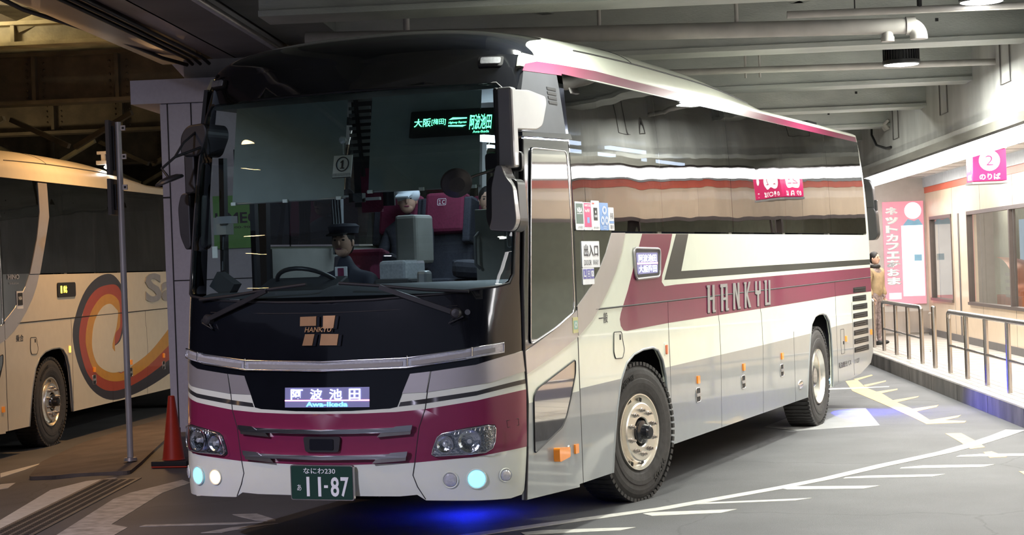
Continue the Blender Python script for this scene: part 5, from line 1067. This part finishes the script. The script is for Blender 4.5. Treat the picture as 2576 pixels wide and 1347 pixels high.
def hand(parent, p, d, up, m, r=1., curl=.5):
    """palm and five separate fingers, d = finger direction, up = back of hand"""
    p = Vector(p); d = Vector(d).normalized(); up = Vector(up).normalized(); x = d.cross(up).normalized(); up = x.cross(d)
    J = [p, p+d*.05*r]; E_ = [(0, 1)]; rad = [(.030*r, .020*r), (.036*r, .017*r)]
    for k, (q, ln) in enumerate(((-.030, .060), (-.010, .075), (.010, .080), (.030, .072))):
        a = p+d*.078*r+x*q*r; i = len(J); m1 = a+d*ln*.5*r-up*.02*curl*r; m2 = m1+(d*(1-curl)-up*curl).normalized()*ln*.5*r
        J += [a, m1, m2]; E_ += [(1, i), (i, i+1), (i+1, i+2)]; rad += [.0105*r, .0095*r, .008*r]
    a = p+d*.02*r-x*.034*r; i = len(J); J += [a, a+(d-x*.7-up*.3).normalized()*.035*r, a+(d-x*.3-up*.6).normalized()*.065*r]; E_ += [(0, i), (i, i+1), (i+1, i+2)]; rad += [.013*r, .011*r, .009*r]
    return skinned('hand', J, E_, rad, m, parent, 0, 1)
# driver
bx0 = -1.245
drv = empty('person', (bx0-.56, 1.38, 1.24), 0, 'seated person in a dark uniform and white gloves at the steering wheel', 'person')
J = [(0, .05, .0), (0, .06, .25), (0, .05, .46), (0, .02, .62), (0, 0, .70),
     (-.20, .03, .52), (-.27, -.10, .30), (-.20, -.34, .44), (.20, .03, .52), (.27, -.10, .30), (.20, -.34, .44),
     (-.10, .0, -.02), (-.14, -.42, .02), (-.14, -.46, -.36), (.10, .0, -.02), (.14, -.42, .02), (.14, -.46, -.36)]
E_ = [(0, 1), (1, 2), (2, 3), (3, 4), (2, 5), (5, 6), (6, 7), (2, 8), (8, 9), (9, 10), (0, 11), (11, 12), (12, 13), (0, 14), (14, 15), (15, 16)]
rad = [(.16, .12), (.15, .11), (.16, .11), .055, .05, .065, .05, .036, .065, .05, .036, .09, .075, .05, .09, .075, .05]
skinned('uniform', J, E_, rad, 'uniform', drv); P = head(drv, (0, -.02, .79), .15)
b = MB(); b.lathe([(.105, .05), (.112, .09), (.118, .10), (.09, .12), (.001, .125)], 'uniform', Matrix.Translation((0, 0, .80)), 24); b.box((0, -.11, .845), (.14, .07, .012), 'seam', Matrix.Rotation(.25, 3, 'X')); b.build('cap', drv)
b = MB(); b.box((0, -.068, .50), (.05, .012, .20), 'maroon'); b.box((0, -.062, .56), (.10, .01, .10), 'glove'); b.build('tie', drv, .004)
for s_ in (-1, 1): hand(drv, (s_*.20, -.34, .44), (-s_*.35, -.7, .1), (0, -.3, 1), 'glove', 1.05, .8)
# passengers
for (x, y, hm, lab) in ((-.86, 3.05, 'cap', 'passenger in a pale cap, head against the maroon seat in the front row'), (-.55, 4.0, 'hair', 'dark haired passenger slumped behind the front maroon seat')):
    e = empty('person', (bx0+x, y-.02, 1.70), 0, lab, 'person', 'passengers in the coach')
    J = [(0, .0, .02), (0, .03, .28), (0, .06, .46), (0, .08, .58), (-.17, .05, .42), (-.22, -.06, .20), (-.12, -.26, .12), (.17, .05, .42), (.22, -.06, .20), (.12, -.26, .12), (-.09, -.32, .0), (-.10, -.40, -.36), (.09, -.32, .0), (.10, -.40, -.36)]
    E_ = [(0, 1), (1, 2), (2, 3), (2, 4), (4, 5), (5, 6), (2, 7), (7, 8), (8, 9), (0, 10), (10, 11), (0, 12), (12, 13)]
    skinned('coat', J, E_, [(.15, .11), (.15, .11), (.15, .10), .05, .06, .045, .035, .06, .045, .035, .075, .05, .075, .05], 'seatd', e); head(e, (0.0, .04, .68), .4)
    for s_ in (-1, 1): hand(e, (s_*.12, -.26, .12), (-s_*.6, -.6, -.1), (0, 0, 1), 'skin', 1, .4)
    if hm == 'cap': b = MB(); b.ball((0, .05, .73), (.10, .12, .09), 'cap', 18, 10); b.box((0.03, -.08, .72), (.12, .10, .012), 'cap', Matrix.Rotation(.4, 3, 'X')); b.build('cap', e)
# person waiting on the platform behind the coach tail
pp_ = ST(.42, 22.3, .2)
e = empty('person', pp_, TH+.9, 'standing person in a tan jacket and patterned trousers behind the coach tail', 'person')
J = [(0, 0, .92), (0, 0, 1.12), (0, 0, 1.34), (0, 0, 1.46), (-.10, 0, .86), (-.11, -.01, .48), (-.11, .02, .08), (-.11, -.12, .04), (.10, 0, .86), (.11, .01, .48), (.11, .03, .08), (.11, -.11, .04), (-.18, 0, 1.36), (-.23, .03, 1.08), (-.22, -.06, .86), (.18, 0, 1.36), (.23, .03, 1.08), (.22, -.06, .86)]
E_ = [(0, 1), (1, 2), (2, 3), (0, 4), (4, 5), (5, 6), (6, 7), (0, 8), (8, 9), (9, 10), (10, 11), (2, 12), (12, 13), (13, 14), (2, 15), (15, 16), (16, 17)]
rad = [(.13, .10), (.12, .09), (.14, .09), .05, .085, .06, .045, .04, .085, .06, .045, .04, .055, .04, .03, .055, .04, .03]
jk = mat('tan_jacket', (.36, .26, .15), .8, var=.15, scale=12); tr = mat('patterned_trousers', (.26, .20, .19), .8, var=.5, scale=25); blk = mat('black_shoe', (.015, .015, .015), .5)
e.scale = (.94, .94, .94); skinned('body', J, E_, rad, tr, e)
JJ = [(0, 0, .86), (0, 0, 1.10), (0, 0, 1.36), (-.19, 0, 1.37), (-.25, .03, 1.08), (-.24, -.06, .90), (.19, 0, 1.37), (.25, .03, 1.08), (.24, -.06, .90)]
skinned('jacket', JJ, [(0, 1), (1, 2), (2, 3), (3, 4), (4, 5), (2, 6), (6, 7), (7, 8)], [(.19, .14), (.17, .13), (.16, .12), .085, .07, .055, .085, .07, .055], jk, e)
P = head(e, (0, -.01, 1.60), 0)
for s_ in (-1, 1):
    hand(e, (s_*.23, -.065, .87), (0, -.15, -1), (s_, 0, 0), 'skin', 1, .3)
    b = MB(); b.ball((s_*.11, -.06, .045), (.045, .13, .045), blk, 12, 8); b.build('shoe', e)
b = MB(); b.tube([(.08*math.cos(a), .075*math.sin(a), 1.45) for a in np.linspace(0, 6.283, 17)[:-1]], .035, 'hair', 8, close=True); b.build('scarf', e)
# mirror of another coach behind, fixed to this tail by an added arm
mr = MB(); hull(rnd([(1.10, 2.30), (1.10, 2.72), (1.19, 2.70), (1.235, 2.60), (1.255, 2.36), (1.25, 2.28)], .03), lambda x, z: (x, 11.66, z), lambda x, z: (x, 11.80, z), 'plastic')
mr.box((1.12, 11.52, 2.62), (.06, .34, .05), 'plastic'); mm_ = mr.build('mirror', bus, .01, label='black mirror of another coach, held at the tail')
mr = MB(); hull(rnd([(1.13, 1.96), (1.25, 1.96), (1.285, 2.02), (1.27, 2.30), (1.24, 2.36), (1.15, 2.36)], .03), lambda x, z: (x, 11.64, z), lambda x, z: (x, 11.80, z), 'plastic'); mr.build('mirror_head', mm_, .01)
mr = MB(); mr.box((1.255, 11.70, 2.38), (.05, .05, .13), 'plastic'); mr.build('mirror_hinge', mm_, .008)
